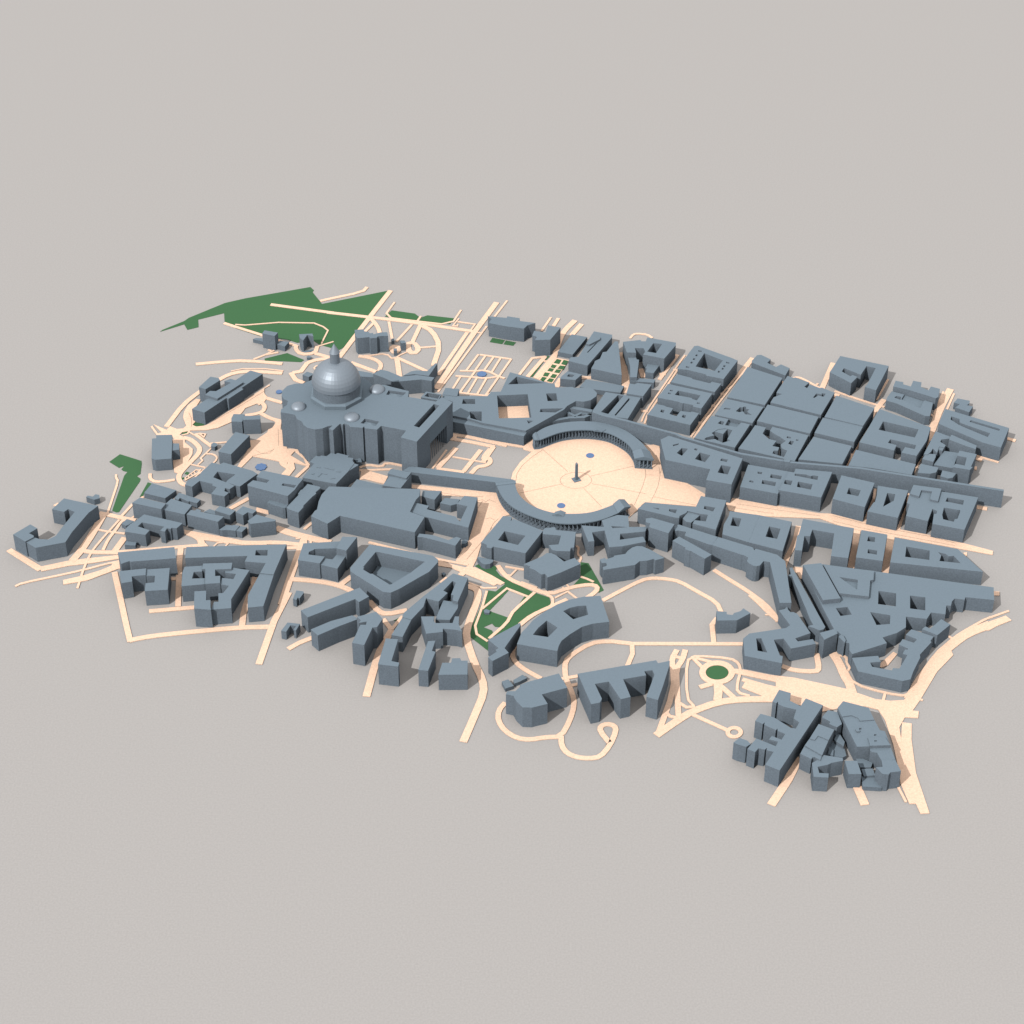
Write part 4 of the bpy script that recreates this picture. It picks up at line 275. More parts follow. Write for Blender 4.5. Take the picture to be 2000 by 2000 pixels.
["road",1.66,[[[-73.2,320.7],[-63.7,314.5],[-27.7,388.2],[-24.7,407.3],[-30.9,408.9]]]],
["road",1.5,[[[5.3,521.4],[-9.8,496.3],[-17.6,480.1],[-23.0,464.8],[-28.2,444.0],[-35.5,405.1],[-24.7,403.1],[-17.4,441.7],[-12.5,461.6],[-7.5,475.8],[-0.1,491.0],[14.8,515.7]]]],
["road",1.54,[[[17.9,507.5],[-2.3,467.9],[6.6,463.3],[26.8,503.0]]]],
["path",1.54,[[[-38.9,530.1],[-57.9,481.2],[-53.7,479.6],[-34.7,528.5]]]],
["road",1.58,[[[-25.6,527.1],[-35.5,499.8],[-28.9,497.4],[-19.0,524.8]]]],
["road",1.62,[[[-49.4,394.0],[-76.4,388.0],[-101.4,331.1],[-96.4,328.9],[-72.5,383.2],[-48.2,388.6]]]],
["road",1.7,[[[-53.3,393.1],[-87.2,324.0],[-80.0,320.5],[-46.1,389.6]]]],
["path",1.58,[[[-55.1,374.4],[-44.6,372.9],[-44.0,376.8],[-54.5,378.4]]]],
["road",1.62,[[[-25.4,287.1],[-15.6,314.2],[-25.9,317.9],[-35.7,290.9]]]],
["road",1.5,[[[16.7,315.2],[35.8,316.7],[35.2,324.7],[16.0,323.1]]]],
["road",1.5,[[[116.6,454.0],[121.6,464.0],[124.9,467.3],[128.4,468.4],[134.5,468.2],[142.8,466.7],[148.7,463.2],[155.3,454.3],[159.3,457.3],[152.1,467.0],[144.5,471.4],[135.0,473.2],[127.8,473.4],[122.2,471.8],[117.5,466.9],[112.2,456.3]]]],
["path",1.5,[[[214.7,396.9],[197.7,359.9],[187.5,337.4],[178.5,316.9],[162.6,281.0],[140.0,229.7],[126.8,197.5],[121.1,178.0],[124.4,177.1],[130.0,196.4],[143.1,228.4],[165.8,279.6],[181.6,315.5],[190.6,336.0],[200.8,358.5],[217.8,395.5]]]],
["path",1.54,[[[220.0,396.9],[202.8,359.0],[192.4,335.5],[183.1,313.8],[167.3,277.7],[145.0,227.0],[132.0,194.3],[126.5,172.1],[130.0,171.3],[135.5,193.2],[148.3,225.7],[170.6,276.2],[186.4,312.4],[195.7,334.1],[206.1,357.5],[223.3,395.4]]]],
["path",1.58,[[[309.2,328.3],[282.4,280.1],[261.7,240.3],[238.1,192.8],[221.9,159.4],[208.5,130.8],[211.8,129.3],[225.1,157.9],[241.3,191.2],[264.9,238.6],[285.6,278.4],[312.3,326.6]]]],
["path",1.62,[[[315.3,330.4],[288.7,280.7],[267.8,240.4],[243.8,192.9],[227.2,158.8],[213.4,127.9],[217.2,126.2],[231.0,157.0],[247.6,191.0],[271.6,238.5],[292.4,278.8],[319.0,328.4]]]],
["road",1.5,[[[252.8,224.2],[260.9,223.0],[261.7,228.9],[253.6,230.1]]]],
["road",1.5,[[[225.2,169.9],[235.9,168.7],[236.6,174.7],[225.9,175.9]]]],
["road",1.5,[[[273.9,262.6],[283.5,262.6],[283.5,268.6],[273.9,268.6]]]],
["road",1.58,[[[190.4,344.4],[200.1,343.2],[200.8,348.1],[191.0,349.4]]]],
["road",1.5,[[[328.6,364.2],[306.3,324.2],[314.2,319.8],[336.5,359.8]]]],
["road",1.62,[[[198.6,399.1],[159.4,315.0],[166.6,311.6],[205.8,395.8]]]],
["road",1.58,[[[163.8,328.4],[175.6,327.7],[176.0,333.7],[164.2,334.4]]]],
["road",1.58,[[[124.1,208.0],[136.3,208.0],[136.3,214.0],[124.1,214.0]]]],
["road",1.5,[[[85.6,404.6],[88.6,361.0],[90.3,334.1],[91.6,309.5],[91.9,290.5],[90.5,269.8],[105.5,268.8],[106.9,290.1],[106.6,310.0],[105.2,335.0],[103.5,361.9],[100.6,405.6]]]],
["road",1.58,[[[124.4,348.7],[128.6,320.0],[138.5,321.5],[134.3,350.1]]]],
["road",1.54,[[[340.0,388.4],[311.8,336.6],[320.6,331.8],[348.7,383.7]]]],
["road",1.5,[[[490.3,371.0],[459.0,285.0],[468.4,281.6],[499.7,367.6]]]],
["road",1.54,[[[414.5,312.5],[418.6,317.6],[421.3,318.4],[425.6,317.2],[435.5,308.4],[458.6,283.2],[462.3,286.5],[439.0,312.0],[428.1,321.7],[421.4,323.6],[415.6,322.0],[410.6,315.6]]]],
["path",1.58,[[[456.3,294.2],[460.3,298.8],[457.2,301.5],[453.3,296.9]]]],
["road",1.54,[[[396.6,326.8],[284.3,95.9],[292.4,92.0],[404.7,322.9]]]],
["road",1.5,[[[478.4,250.7],[384.4,56.9],[393.4,52.6],[487.4,246.3]]]],
["road",1.5,[[[488.8,252.1],[495.4,264.2],[486.7,269.0],[480.1,256.9]]]],
["road",1.5,[[[696.8,284.8],[673.3,233.7],[660.9,204.4],[651.9,180.1],[642.9,156.1],[629.6,120.6],[641.8,116.0],[655.1,151.6],[664.0,175.5],[673.0,199.6],[685.2,228.5],[708.6,279.4]]]],
["path",1.54,[[[686.5,274.1],[658.1,202.6],[661.8,201.2],[690.2,272.6]]]],
["path",1.58,[[[705.0,267.9],[684.0,217.3],[687.7,215.7],[708.6,266.4]]]],
["road",1.58,[[[650.0,200.5],[659.2,186.9],[663.4,189.7],[654.2,203.3]]]],
["path",1.54,[[[485.1,274.0],[509.6,257.6],[526.8,246.7],[544.8,235.9],[558.2,228.3],[571.2,221.8],[573.2,225.9],[560.3,232.3],[547.1,239.8],[529.2,250.6],[512.1,261.4],[487.6,277.7]]]],
["road",1.5,[[[570.3,250.4],[548.6,213.6],[557.2,208.5],[578.9,245.3]]]],
["path",1.58,[[[589.5,315.2],[558.5,247.1],[562.1,245.5],[593.1,313.5]]]],
["path",1.5,[[[714.2,69.8],[749.8,50.6],[752.0,54.6],[716.3,73.8]]]],
["road",1.5,[[[776.0,122.1],[791.4,114.2],[795.0,121.3],[779.7,129.2]]]],
["road",1.54,[[[709.8,60.9],[719.7,54.3],[724.7,61.8],[714.8,68.4]]]],
["road",1.5,[[[703.5,30.4],[707.8,29.3],[710.3,38.9],[706.0,40.1]]]],
["road",1.5,[[[686.6,-81.8],[705.5,-87.2],[707.9,-78.5],[689.1,-73.1]]]],
["road",1.54,[[[633.3,126.0],[585.0,13.9],[593.2,10.3],[641.6,122.4]]]],
["road",1.54,[[[548.3,215.8],[474.3,42.1],[482.6,38.6],[556.6,212.3]]]],
["road",1.5,[[[514.8,-24.7],[505.4,-64.4],[482.9,-126.6],[491.4,-129.7],[514.1,-66.9],[523.5,-26.7]]]],
["road",1.5,[[[573.6,-37.6],[537.4,-144.7],[545.9,-147.5],[582.2,-40.5]]]],
["road",1.5,[[[469.5,-142.3],[445.8,-243.4],[456.5,-245.9],[480.3,-144.8]]]],
["road",1.5,[[[524.6,-157.4],[499.5,-259.1],[511.1,-261.9],[536.2,-160.3]]]],
["road",1.5,[[[654.0,-402.6],[667.8,-392.3],[693.9,-378.1],[686.7,-366.6],[657.9,-380.9],[622.7,-402.6]]]],
["path",1.54,[[[616.5,-404.2],[650.7,-378.4],[695.1,-356.1],[693.3,-352.5],[648.6,-375.0],[614.1,-401.0]]]],
["road",1.5,[[[675.5,-315.6],[685.8,-315.6],[687.6,-306.1],[677.4,-304.9]]]],
["road",1.5,[[[645.0,-216.4],[650.2,-211.5],[651.7,-202.8],[645.6,-204.0]]]],
["path",1.5,[[[611.9,-199.2],[635.0,-205.5],[635.8,-202.6],[612.7,-196.4]]]],
["plaza",1.58,[[[95.3,-73.8],[75.5,-109.6],[86.7,-103.7],[117.7,-64.7],[205.4,-76.8],[256.7,-64.5],[261.2,-88.1],[312.5,-103.8],[415.3,-110.3],[451.7,-133.3],[481.9,-144.1],[536.3,-161.4],[633.7,-191.1],[693.7,-209.5],[696.2,-199.5],[648.4,-177.8],[596.9,-156.3],[548.7,-141.0],[488.3,-119.2],[438.6,-97.1],[415.4,-96.0],[280.0,-55.2],[224.5,-43.2],[158.0,29.9],[156.1,62.4],[141.9,62.4]]]],
["road",1.5,[[[-589.8,-178.0],[-564.1,-181.2],[-543.4,-181.8],[-520.1,-180.7],[-499.4,-181.9],[-471.0,-187.0],[-469.3,-177.6],[-498.3,-172.4],[-520.0,-171.2],[-543.5,-172.3],[-563.3,-171.8],[-588.6,-168.6]]]],
["road",1.54,[[[-491.9,-194.4],[-468.8,-193.6],[-469.0,-186.6],[-492.1,-187.4]]]],
["road",1.54,[[[-519.1,-142.4],[-499.8,-152.7],[-486.2,-159.1],[-471.9,-165.0],[-454.1,-171.7],[-421.9,-183.1],[-417.2,-169.9],[-449.3,-158.6],[-466.8,-152.0],[-480.5,-146.3],[-493.5,-140.2],[-512.5,-130.1]]]],
["road",1.58,[[[-470.2,-161.4],[-474.0,-184.1],[-477.2,-205.0],[-481.1,-231.5],[-486.0,-268.1],[-495.0,-338.0],[-483.0,-339.6],[-474.1,-269.6],[-469.2,-233.2],[-465.4,-206.8],[-462.2,-186.0],[-458.4,-163.4]]]],
["road",1.54,[[[-475.4,-278.6],[-454.6,-280.9],[-439.6,-283.3],[-423.3,-286.5],[-408.7,-291.1],[-395.8,-297.0],[-385.6,-303.4],[-373.5,-314.2],[-366.8,-306.8],[-379.5,-295.3],[-391.1,-288.1],[-405.2,-281.7],[-420.8,-276.8],[-437.8,-273.5],[-453.3,-271.0],[-474.3,-268.7]]]],
["road",1.5,[[[-392.3,-292.2],[-374.7,-269.5],[-382.6,-263.3],[-400.2,-286.0]]]],
["path",1.5,[[[-479.3,-167.2],[-472.0,-166.1],[-472.5,-163.1],[-479.8,-164.2]]]],
["path",1.5,[[[-455.7,-169.1],[-455.0,-178.8],[-451.0,-178.5],[-451.7,-168.8]]]],
["path",1.5,[[[-464.0,-166.9],[-463.0,-179.9],[-459.0,-179.6],[-460.0,-166.6]]]],
["road",1.5,[[[-554.3,-90.8],[-531.5,-97.9],[-533.1,-87.9],[-553.8,-78.9]]]],
["road",1.5,[[[-595.8,-84.8],[-566.8,-56.1],[-572.7,-50.1],[-601.8,-78.8]]]],
["road",1.5,[[[-464.3,-141.2],[-452.7,-123.6],[-457.7,-120.3],[-469.3,-137.9]]]],
["plaza",1.66,[[[-540.3,177.0],[-545.4,158.7],[-554.4,152.1],[-564.0,90.1],[-550.2,63.8],[-526.8,54.9],[-524.1,45.4],[-511.8,32.7],[-519.7,15.5],[-504.5,12.4],[-496.4,32.7],[-499.8,51.1],[-476.8,41.6],[-496.2,7.1],[-489.1,7.1],[-472.7,35.9],[-471.1,45.4],[-479.9,61.2],[-495.7,90.1],[-502.5,92.3],[-521.6,93.3],[-532.3,152.1],[-533.0,182.7],[-562.2,195.5]],[[-501.4,85.2],[-484.2,64.4],[-478.1,45.4],[-507.2,72.4]],[[-514.3,58.0],[-509.6,46.9],[-515.6,51.1]]]],
["road",1.5,[[[-381.3,34.4],[-371.0,41.2],[-362.3,41.6],[-349.7,37.7],[-340.0,39.7],[-336.6,46.5],[-328.8,47.1],[-304.9,39.2],[-303.3,43.9],[-328.1,52.2],[-339.9,51.2],[-343.4,44.1],[-349.5,42.9],[-361.7,46.6],[-372.6,46.1],[-384.1,38.6]]]],
["road",1.54,[[[-382.0,25.5],[-324.2,29.6],[-324.5,34.6],[-382.4,30.5]]]],
["plaza",1.5,[[[-380.6,-0.1],[-371.5,3.0],[-337.3,-11.5],[-330.9,10.2],[-361.5,24.9],[-378.7,32.7]]]],
["plaza",1.5,[[[-288.8,-24.3],[-275.8,-25.7],[-236.7,-33.7],[-233.2,-44.4],[-173.5,-49.7],[-171.7,-65.6],[-180.4,-128.2],[-189.1,-176.5],[-206.9,-225.1],[-184.2,-234.9],[-202.7,-261.0],[-193.7,-265.8],[-179.4,-245.9],[-172.0,-221.4],[-164.7,-181.5],[-156.2,-168.9],[-129.8,-106.2],[-117.0,-99.7],[-136.4,-55.1],[-140.5,-37.7],[-271.3,-15.5],[-289.2,-13.6]]]],
["road",1.54,[[[-235.7,-238.6],[-214.2,-244.0],[-187.7,-261.7],[-142.1,-290.6],[-136.8,-285.8],[-131.4,-288.9],[-124.8,-283.4],[-147.6,-262.9],[-174.1,-243.0],[-180.2,-243.0],[-180.2,-247.1],[-212.9,-234.9],[-236.4,-223.8]]]],
["road",1.58,[[[-356.2,-177.6],[-308.4,-196.4],[-279.1,-207.8],[-252.3,-218.1],[-225.7,-227.1],[-186.5,-238.5],[-185.1,-233.7],[-224.2,-222.3],[-250.6,-213.4],[-277.3,-203.1],[-306.6,-191.7],[-354.4,-172.9]]]],
["road",1.62,[[[-207.0,-226.2],[-185.2,-234.8],[-183.4,-230.1],[-205.2,-221.5]]]],
["path",1.5,[[[-185.1,-284.2],[-160.0,-298.4],[-137.8,-297.1],[-138.0,-293.7],[-159.2,-294.8],[-183.4,-281.2]]]],
["path",1.5,[[[-251.7,33.5],[-228.4,89.2],[-231.6,90.6],[-254.9,34.8]]]],
["road",1.54,[[[-239.9,33.2],[-208.3,93.2],[-217.1,97.9],[-248.7,37.9]]]],
["road",1.58,[[[-246.7,30.8],[-197.3,19.2],[-195.7,26.0],[-245.1,37.6]]]],
["road",1.5,[[[-194.3,23.6],[-164.8,88.1],[-172.5,91.7],[-202.0,27.1]]]],
["road",1.54,[[[-181.2,17.1],[-173.8,31.5],[-169.0,35.9],[-162.2,37.1],[-155.3,40.5],[-150.2,45.7],[-147.4,51.8],[-147.3,58.6],[-149.2,64.5],[-153.4,69.5],[-158.6,72.2],[-157.1,72.4],[-157.2,72.0],[-148.2,90.9],[-155.9,94.6],[-165.2,74.8],[-168.1,61.9],[-160.0,63.3],[-158.8,62.7],[-156.8,60.3],[-155.8,57.3],[-155.9,53.7],[-157.3,50.6],[-160.3,47.5],[-164.9,45.3],[-172.9,43.8],[-180.6,36.7],[-188.8,21.0]]]],
["path",1.58,[[[-219.3,67.2],[-159.6,49.6],[-158.6,53.0],[-218.3,70.5]]]],
["road",1.5,[[[-223.9,133.5],[-195.6,127.3],[-123.1,98.9],[-120.2,106.3],[-193.3,134.9],[-222.2,141.3]]]],
["road",1.58,[[[-225.5,120.7],[-185.4,109.3],[-145.4,95.1],[-142.7,102.7],[-183.0,116.9],[-223.4,128.4]]]],
["road",1.62,[[[-149.9,101.4],[-167.7,57.1],[-159.4,53.7],[-141.6,98.1]]]],
["road",1.54,[[[-227.8,123.1],[-214.3,120.2],[-211.3,137.4],[-223.1,140.3]]]],
["road",1.5,[[[-350.5,-331.9],[-338.5,-351.5],[-330.3,-360.9],[-321.3,-366.1],[-307.3,-365.5],[-281.7,-357.4],[-284.6,-347.9],[-309.1,-355.5],[-318.8,-356.0],[-323.8,-353.1],[-330.4,-345.6],[-341.9,-326.7]]]],
["road",1.5,[[[-311.5,-400.1],[-323.3,-433.2],[-329.2,-454.0],[-332.7,-473.2],[-336.9,-501.5],[-344.3,-558.0],[-332.4,-559.6],[-325.0,-503.2],[-320.9,-475.2],[-317.4,-456.7],[-311.9,-436.9],[-300.2,-404.1]]]],
["road",1.54,[[[-324.8,-376.6],[-310.1,-402.9],[-303.1,-399.0],[-317.8,-372.7]]]],
["road",1.58,[[[-303.9,-402.3],[-287.4,-369.1],[-292.8,-366.4],[-309.3,-399.6]]]],
["road",1.5,[[[-465.4,-451.1],[-449.6,-436.6],[-429.5,-424.0],[-434.3,-416.4],[-455.1,-429.4],[-471.5,-444.5]]]],
["lawn",0.9,[[[-302.7,-379.2],[-296.2,-375.1],[-292.3,-368.2],[-304.2,-378.6]]]],
["road",1.58,[[[-188.9,-297.1],[-179.9,-301.2],[-176.8,-304.0],[-175.1,-307.2],[-174.7,-315.2],[-176.3,-328.6],[-180.0,-346.9],[-185.7,-370.1],[-189.7,-391.1],[-192.1,-410.2],[-189.4,-436.0],[-181.8,-467.6],[-174.6,-493.2],[-167.9,-512.6],[-164.0,-529.1],[-162.9,-543.0],[-165.4,-561.5],[-171.8,-585.2],[-179.3,-612.4],[-192.4,-658.0],[-180.8,-661.3],[-167.8,-615.7],[-160.2,-588.4],[-153.6,-563.9],[-150.8,-543.3],[-152.1,-527.3],[-156.3,-509.3],[-163.2,-489.6],[-170.2,-464.5],[-177.6,-433.9],[-180.1,-410.3],[-177.9,-393.0],[-173.9,-372.7],[-168.3,-349.5],[-164.5,-330.5],[-162.7,-315.6],[-163.3,-304.0],[-167.1,-296.6],[-173.3,-291.0],[-183.9,-286.2]]]],
["lawn",0.62,[[[-147.7,-261.5],[-124.5,-285.6],[-139.7,-304.7],[-155.0,-301.2],[-166.6,-351.8],[-178.0,-393.3],[-181.4,-416.0],[-150.6,-451.8],[-149.4,-422.7],[-119.7,-400.1],[-98.8,-384.1],[-82.2,-368.0],[-59.5,-348.3],[-49.1,-337.8],[-51.8,-320.1],[-78.8,-305.9],[-118.4,-276.0],[-132.3,-263.9],[-140.0,-249.4],[-135.5,-239.6],[-167.2,-232.2],[-174.9,-238.4]],[[-126.0,-314.2],[-116.9,-299.5],[-91.0,-314.2],[-110.8,-356.4],[-119.8,-370.3],[-150.0,-354.1],[-127.5,-317.8]],[[-158.6,-394.4],[-145.2,-385.2],[-139.9,-393.3],[-131.7,-394.4],[-142.8,-410.3],[-145.1,-402.4]]]],
["path",1.5,[[[-156.2,-303.2],[-162.1,-336.7],[-167.4,-362.2],[-174.2,-391.3],[-171.5,-412.7],[-152.9,-430.9],[-150.1,-428.1],[-167.7,-410.8],[-170.2,-391.5],[-163.5,-363.1],[-158.1,-337.5],[-152.2,-303.9]]]],
["path",1.54,[[[-159.7,-350.7],[-120.9,-300.2],[-87.2,-320.7],[-85.1,-317.2],[-121.9,-295.0],[-162.9,-348.2]]]],
["road",1.66,[[[-77.6,-305.5],[-104.2,-341.7],[-114.4,-356.9],[-116.7,-363.0],[-119.4,-370.6],[-122.3,-379.5],[-130.6,-393.1],[-151.6,-421.1],[-147.2,-424.4],[-126.0,-396.2],[-117.3,-381.8],[-114.2,-372.3],[-111.6,-364.9],[-109.5,-359.4],[-99.7,-344.8],[-73.2,-308.7]]]],
["road",1.5,[[[-97.6,-390.3],[-83.1,-372.9],[-71.8,-363.0],[-58.3,-354.4],[-49.2,-347.7],[-43.2,-341.3],[-48.3,-336.5],[-53.9,-342.4],[-62.2,-348.6],[-76.0,-357.4],[-88.1,-368.0],[-103.0,-385.8]]]],
["road",1.5,[[[-111.8,-434.3],[-115.7,-454.8],[-115.8,-466.8],[-112.9,-476.7],[-106.8,-486.7],[-97.7,-497.0],[-87.3,-506.7],[-69.8,-520.6],[-64.9,-514.4],[-82.1,-500.7],[-92.0,-491.4],[-100.3,-482.0],[-105.5,-473.4],[-107.8,-465.7],[-107.7,-455.5],[-103.9,-435.9]]]],
["path",1.5,[[[-230.1,-283.3],[-219.7,-270.0],[-222.9,-267.6],[-233.3,-280.8]]]],
["road",1.58,[[[-140.2,-239.3],[-133.4,-255.2],[-127.9,-265.0],[-121.3,-273.8],[-112.5,-281.8],[-101.7,-288.9],[-85.9,-298.5],[-64.3,-311.2],[-42.6,-312.7],[-23.4,-302.8],[-6.7,-296.3],[8.5,-292.6],[18.1,-292.2],[22.0,-293.9],[23.2,-296.3],[22.5,-300.9],[17.3,-308.5],[1.5,-324.1],[7.1,-329.8],[23.5,-313.7],[30.1,-304.0],[31.5,-295.0],[27.8,-287.8],[19.6,-284.1],[7.4,-284.7],[-9.1,-288.7],[-26.7,-295.5],[-44.3,-304.6],[-61.9,-303.4],[-81.8,-291.6],[-97.4,-282.1],[-107.6,-275.5],[-115.4,-268.4],[-121.1,-260.6],[-126.2,-251.6],[-132.8,-236.2]]]],
["path",1.54,[[[-124.6,-242.5],[-92.9,-250.8],[-91.8,-247.0],[-123.6,-238.6]]]],
["path",1.66,[[[-122.6,-264.5],[-114.4,-266.1],[-104.1,-249.8],[-107.1,-248.0],[-116.1,-262.2],[-122.0,-261.1]]]],
["path",1.5,[[[-98.6,-282.2],[-72.5,-297.3],[-70.8,-294.3],[-96.9,-279.2]]]],
["path",1.5,[[[-41.3,-322.9],[-21.5,-307.7],[-7.4,-325.3],[-4.7,-323.1],[-20.9,-302.9],[-43.5,-320.2]]]],
["path",1.54,[[[-31.0,-295.2],[-25.9,-303.4],[-23.4,-301.8],[-28.5,-293.6]]]],
["path",1.5,[[[-23.9,-288.4],[-18.8,-296.6],[-16.3,-295.0],[-21.3,-286.8]]]],
["path",1.5,[[[-0.3,-268.7],[9.9,-274.2],[21.0,-282.3],[23.4,-279.1],[12.1,-270.8],[1.6,-265.2]]]],
["path",1.5,[[[-6.0,-186.5],[-3.2,-190.3],[-2.9,-195.2],[-4.5,-203.8],[-3.4,-211.1],[0.1,-215.4],[0.7,-219.3],[-2.0,-227.3],[1.7,-228.6],[4.8,-219.6],[3.9,-213.7],[0.4,-209.4],[-0.4,-203.9],[1.1,-195.5],[0.8,-188.9],[-2.9,-184.1]]]],
["lawn",0.54,[[[0.6,-268.5],[-14.0,-291.8],[22.9,-285.0],[30.6,-290.5],[29.2,-308.2],[38.1,-301.4],[14.8,-230.9],[1.6,-228.1]]]],
["plaza",1.54,[[[-111.7,-9.7],[-137.7,-12.8],[-130.0,-67.8],[-111.7,-94.7],[-75.4,-118.5],[-21.3,-133.2],[33.3,-121.4],[70.1,-109.6],[88.4,-106.6],[103.9,-85.8],[115.9,-64.7],[126.9,-64.7],[139.1,-43.5],[157.3,18.2],[156.1,46.6],[152.3,62.4],[151.0,107.5],[135.6,104.2],[116.6,104.2],[80.2,146.7],[34.9,169.9],[-15.3,166.6],[-57.9,146.7],[-81.2,114.0],[-92.7,101.0],[-92.7,91.3],[-77.6,84.2],[-98.5,52.9],[-111.7,21.4],[-114.5,2.7]]]],
["road",1.66,[[[-151.6,112.7],[-112.5,101.3],[-61.2,87.7],[-59.7,93.5],[-110.9,107.1],[-149.9,118.5]]]],
["road",1.5,[[[37.8,-331.1],[59.9,-313.1],[76.3,-300.0],[94.3,-286.0],[107.5,-277.9],[116.0,-275.3],[126.0,-274.6],[137.7,-276.0],[148.4,-278.1],[157.4,-280.9],[168.8,-288.8],[183.0,-302.3],[197.3,-315.7],[211.2,-328.4],[219.1,-340.4],[223.1,-358.9],[230.5,-357.4],[226.1,-337.4],[217.0,-323.5],[202.4,-310.2],[188.1,-296.9],[173.5,-283.0],[160.7,-274.1],[150.2,-270.9],[138.9,-268.6],[126.2,-267.1],[114.6,-267.8],[104.4,-271.0],[90.1,-279.9],[71.7,-294.1],[55.2,-307.2],[33.1,-325.3]]]],
["road",1.54,[[[220.1,-251.8],[234.0,-266.9],[247.1,-280.8],[263.9,-298.3],[278.7,-315.4],[291.4,-332.0],[300.7,-346.8],[306.8,-359.8],[310.5,-370.1],[312.6,-381.9],[320.0,-380.6],[317.8,-368.2],[313.8,-357.0],[307.3,-343.2],[297.5,-327.8],[284.5,-310.7],[269.5,-293.3],[252.5,-275.6],[239.5,-261.8],[225.7,-246.7]]]],
["road",1.5,[[[274.1,-316.0],[282.1,-328.3],[288.5,-339.3],[296.3,-353.3],[303.6,-365.4],[313.4,-380.2],[320.1,-375.7],[310.3,-361.1],[303.2,-349.3],[295.5,-335.3],[288.9,-324.1],[280.8,-311.6]]]],
["path",1.58,[[[297.1,-365.6],[316.6,-365.6],[316.6,-362.6],[297.1,-362.6]]]],
["road",1.5,[[[354.8,-244.2],[355.5,-256.8],[366.0,-256.8],[366.0,-250.8],[361.1,-250.8],[360.8,-243.9]]]],
["road",1.54,[[[363.9,-273.2],[367.8,-273.2],[370.9,-244.1],[356.5,-241.6]]]],
["road",1.62,[[[371.6,-130.3],[363.3,-164.4],[355.5,-187.3],[345.2,-211.0],[337.3,-234.2],[329.4,-267.3],[338.1,-269.4],[346.0,-236.7],[353.6,-214.2],[363.9,-190.6],[371.9,-166.9],[380.3,-132.4]]]],
["road",1.54,[[[467.9,-140.5],[449.4,-218.3],[459.2,-220.6],[477.6,-142.8]]]],
["road",1.58,[[[508.2,-570.0],[529.8,-534.0],[545.3,-508.4],[561.8,-481.5],[576.7,-461.0],[590.4,-446.5],[603.5,-433.6],[615.1,-422.8],[631.0,-412.1],[662.7,-395.2],[654.7,-380.2],[622.3,-397.5],[604.6,-409.5],[591.7,-421.3],[578.3,-434.6],[563.6,-450.1],[547.6,-472.0],[530.8,-499.6],[515.3,-525.2],[493.7,-561.2]]]],
["path",1.62,[[[504.5,-557.9],[521.9,-524.3],[536.4,-499.5],[553.7,-472.2],[570.1,-449.7],[585.4,-431.9],[599.5,-417.7],[612.3,-407.0],[629.8,-394.0],[663.0,-370.8],[661.0,-367.9],[627.7,-391.1],[610.1,-404.3],[597.1,-415.1],[582.8,-429.6],[567.3,-447.5],[550.8,-470.3],[533.4,-497.7],[518.9,-522.6],[501.3,-556.3]]]],
["path",1.5,[[[583.8,-417.5],[592.5,-427.6],[595.6,-425.0],[586.8,-414.9]]]],
["road",1.5,[[[467.9,-492.9],[497.4,-459.9],[492.2,-455.2],[462.7,-488.2]]]],
["road",1.54,[[[-126.8,-570.8],[-135.0,-584.6],[-138.1,-595.8],[-138.5,-608.3],[-135.7,-620.5],[-130.0,-632.6],[-122.2,-642.9],[-112.3,-651.5],[-101.8,-656.8],[-90.9,-658.7],[-79.2,-658.1],[-67.0,-655.2],[-55.6,-653.6],[-42.6,-653.0],[-31.5,-642.3],[-24.0,-623.7],[-18.4,-605.8],[-14.4,-587.7],[-12.9,-571.9],[-14.1,-558.7],[-16.8,-545.1],[-20.8,-531.1],[-23.6,-519.1],[-25.1,-508.7],[-25.6,-497.2],[-25.0,-484.8],[-22.0,-475.0],[-16.5,-467.0],[-6.7,-456.5],[7.2,-444.1],[20.1,-436.7],[32.5,-434.0],[47.9,-434.1],[76.2,-439.1],[77.7,-430.7],[48.7,-425.6],[31.5,-425.5],[17.0,-428.7],[2.2,-437.2],[-12.6,-450.4],[-23.1,-461.6],[-29.8,-471.2],[-33.4,-483.3],[-34.1,-497.1],[-33.6,-509.5],[-31.9,-520.7],[-29.1,-533.3],[-25.0,-547.1],[-22.5,-559.9],[-21.4,-571.9],[-22.8,-586.4],[-26.6,-603.6],[-32.0,-620.9],[-38.7,-637.4],[-46.2,-644.7],[-56.4,-645.1],[-68.6,-646.9],[-80.4,-649.6],[-90.4,-650.2],[-99.1,-648.6],[-107.6,-644.3],[-116.0,-637.1],[-122.7,-628.2],[-127.6,-617.8],[-129.9,-607.4],[-129.7,-597.1],[-127.2,-588.0],[-119.5,-575.2]]]],
["road",1.5,[[[73.9,-438.7],[305.0,-439.6],[305.0,-432.1],[74.0,-431.2]]]],
["road",1.5,[[[-42.8,-647.3],[-42.6,-663.6],[-40.3,-673.8],[-35.7,-682.8],[-29.1,-689.9],[-20.7,-694.9],[-11.5,-697.9],[-1.8,-699.1],[7.6,-698.9],[17.4,-697.0],[26.6,-689.1],[34.5,-676.3],[41.2,-661.8],[46.8,-645.2],[49.2,-633.0],[47.7,-625.0],[42.8,-619.2],[35.3,-616.7],[28.3,-617.3],[21.7,-620.8],[17.7,-626.5],[16.8,-633.8],[20.2,-644.0],[30.2,-663.3],[37.8,-659.4],[28.0,-640.7],[25.5,-633.0],[25.9,-629.7],[27.5,-627.4],[30.7,-625.6],[34.2,-625.3],[37.9,-626.5],[39.8,-628.8],[40.6,-633.0],[38.6,-643.0],[33.3,-658.7],[27.0,-672.3],[20.1,-683.5],[13.6,-689.1],[6.6,-690.4],[-1.4,-690.6],[-9.7,-689.6],[-17.1,-687.1],[-23.7,-683.2],[-28.7,-677.9],[-32.2,-670.9],[-34.1,-662.6],[-34.3,-647.1]]]],
["road",1.5,[[[-34.4,-521.5],[-9.2,-515.1],[-10.8,-508.8],[-36.0,-515.2]]]],
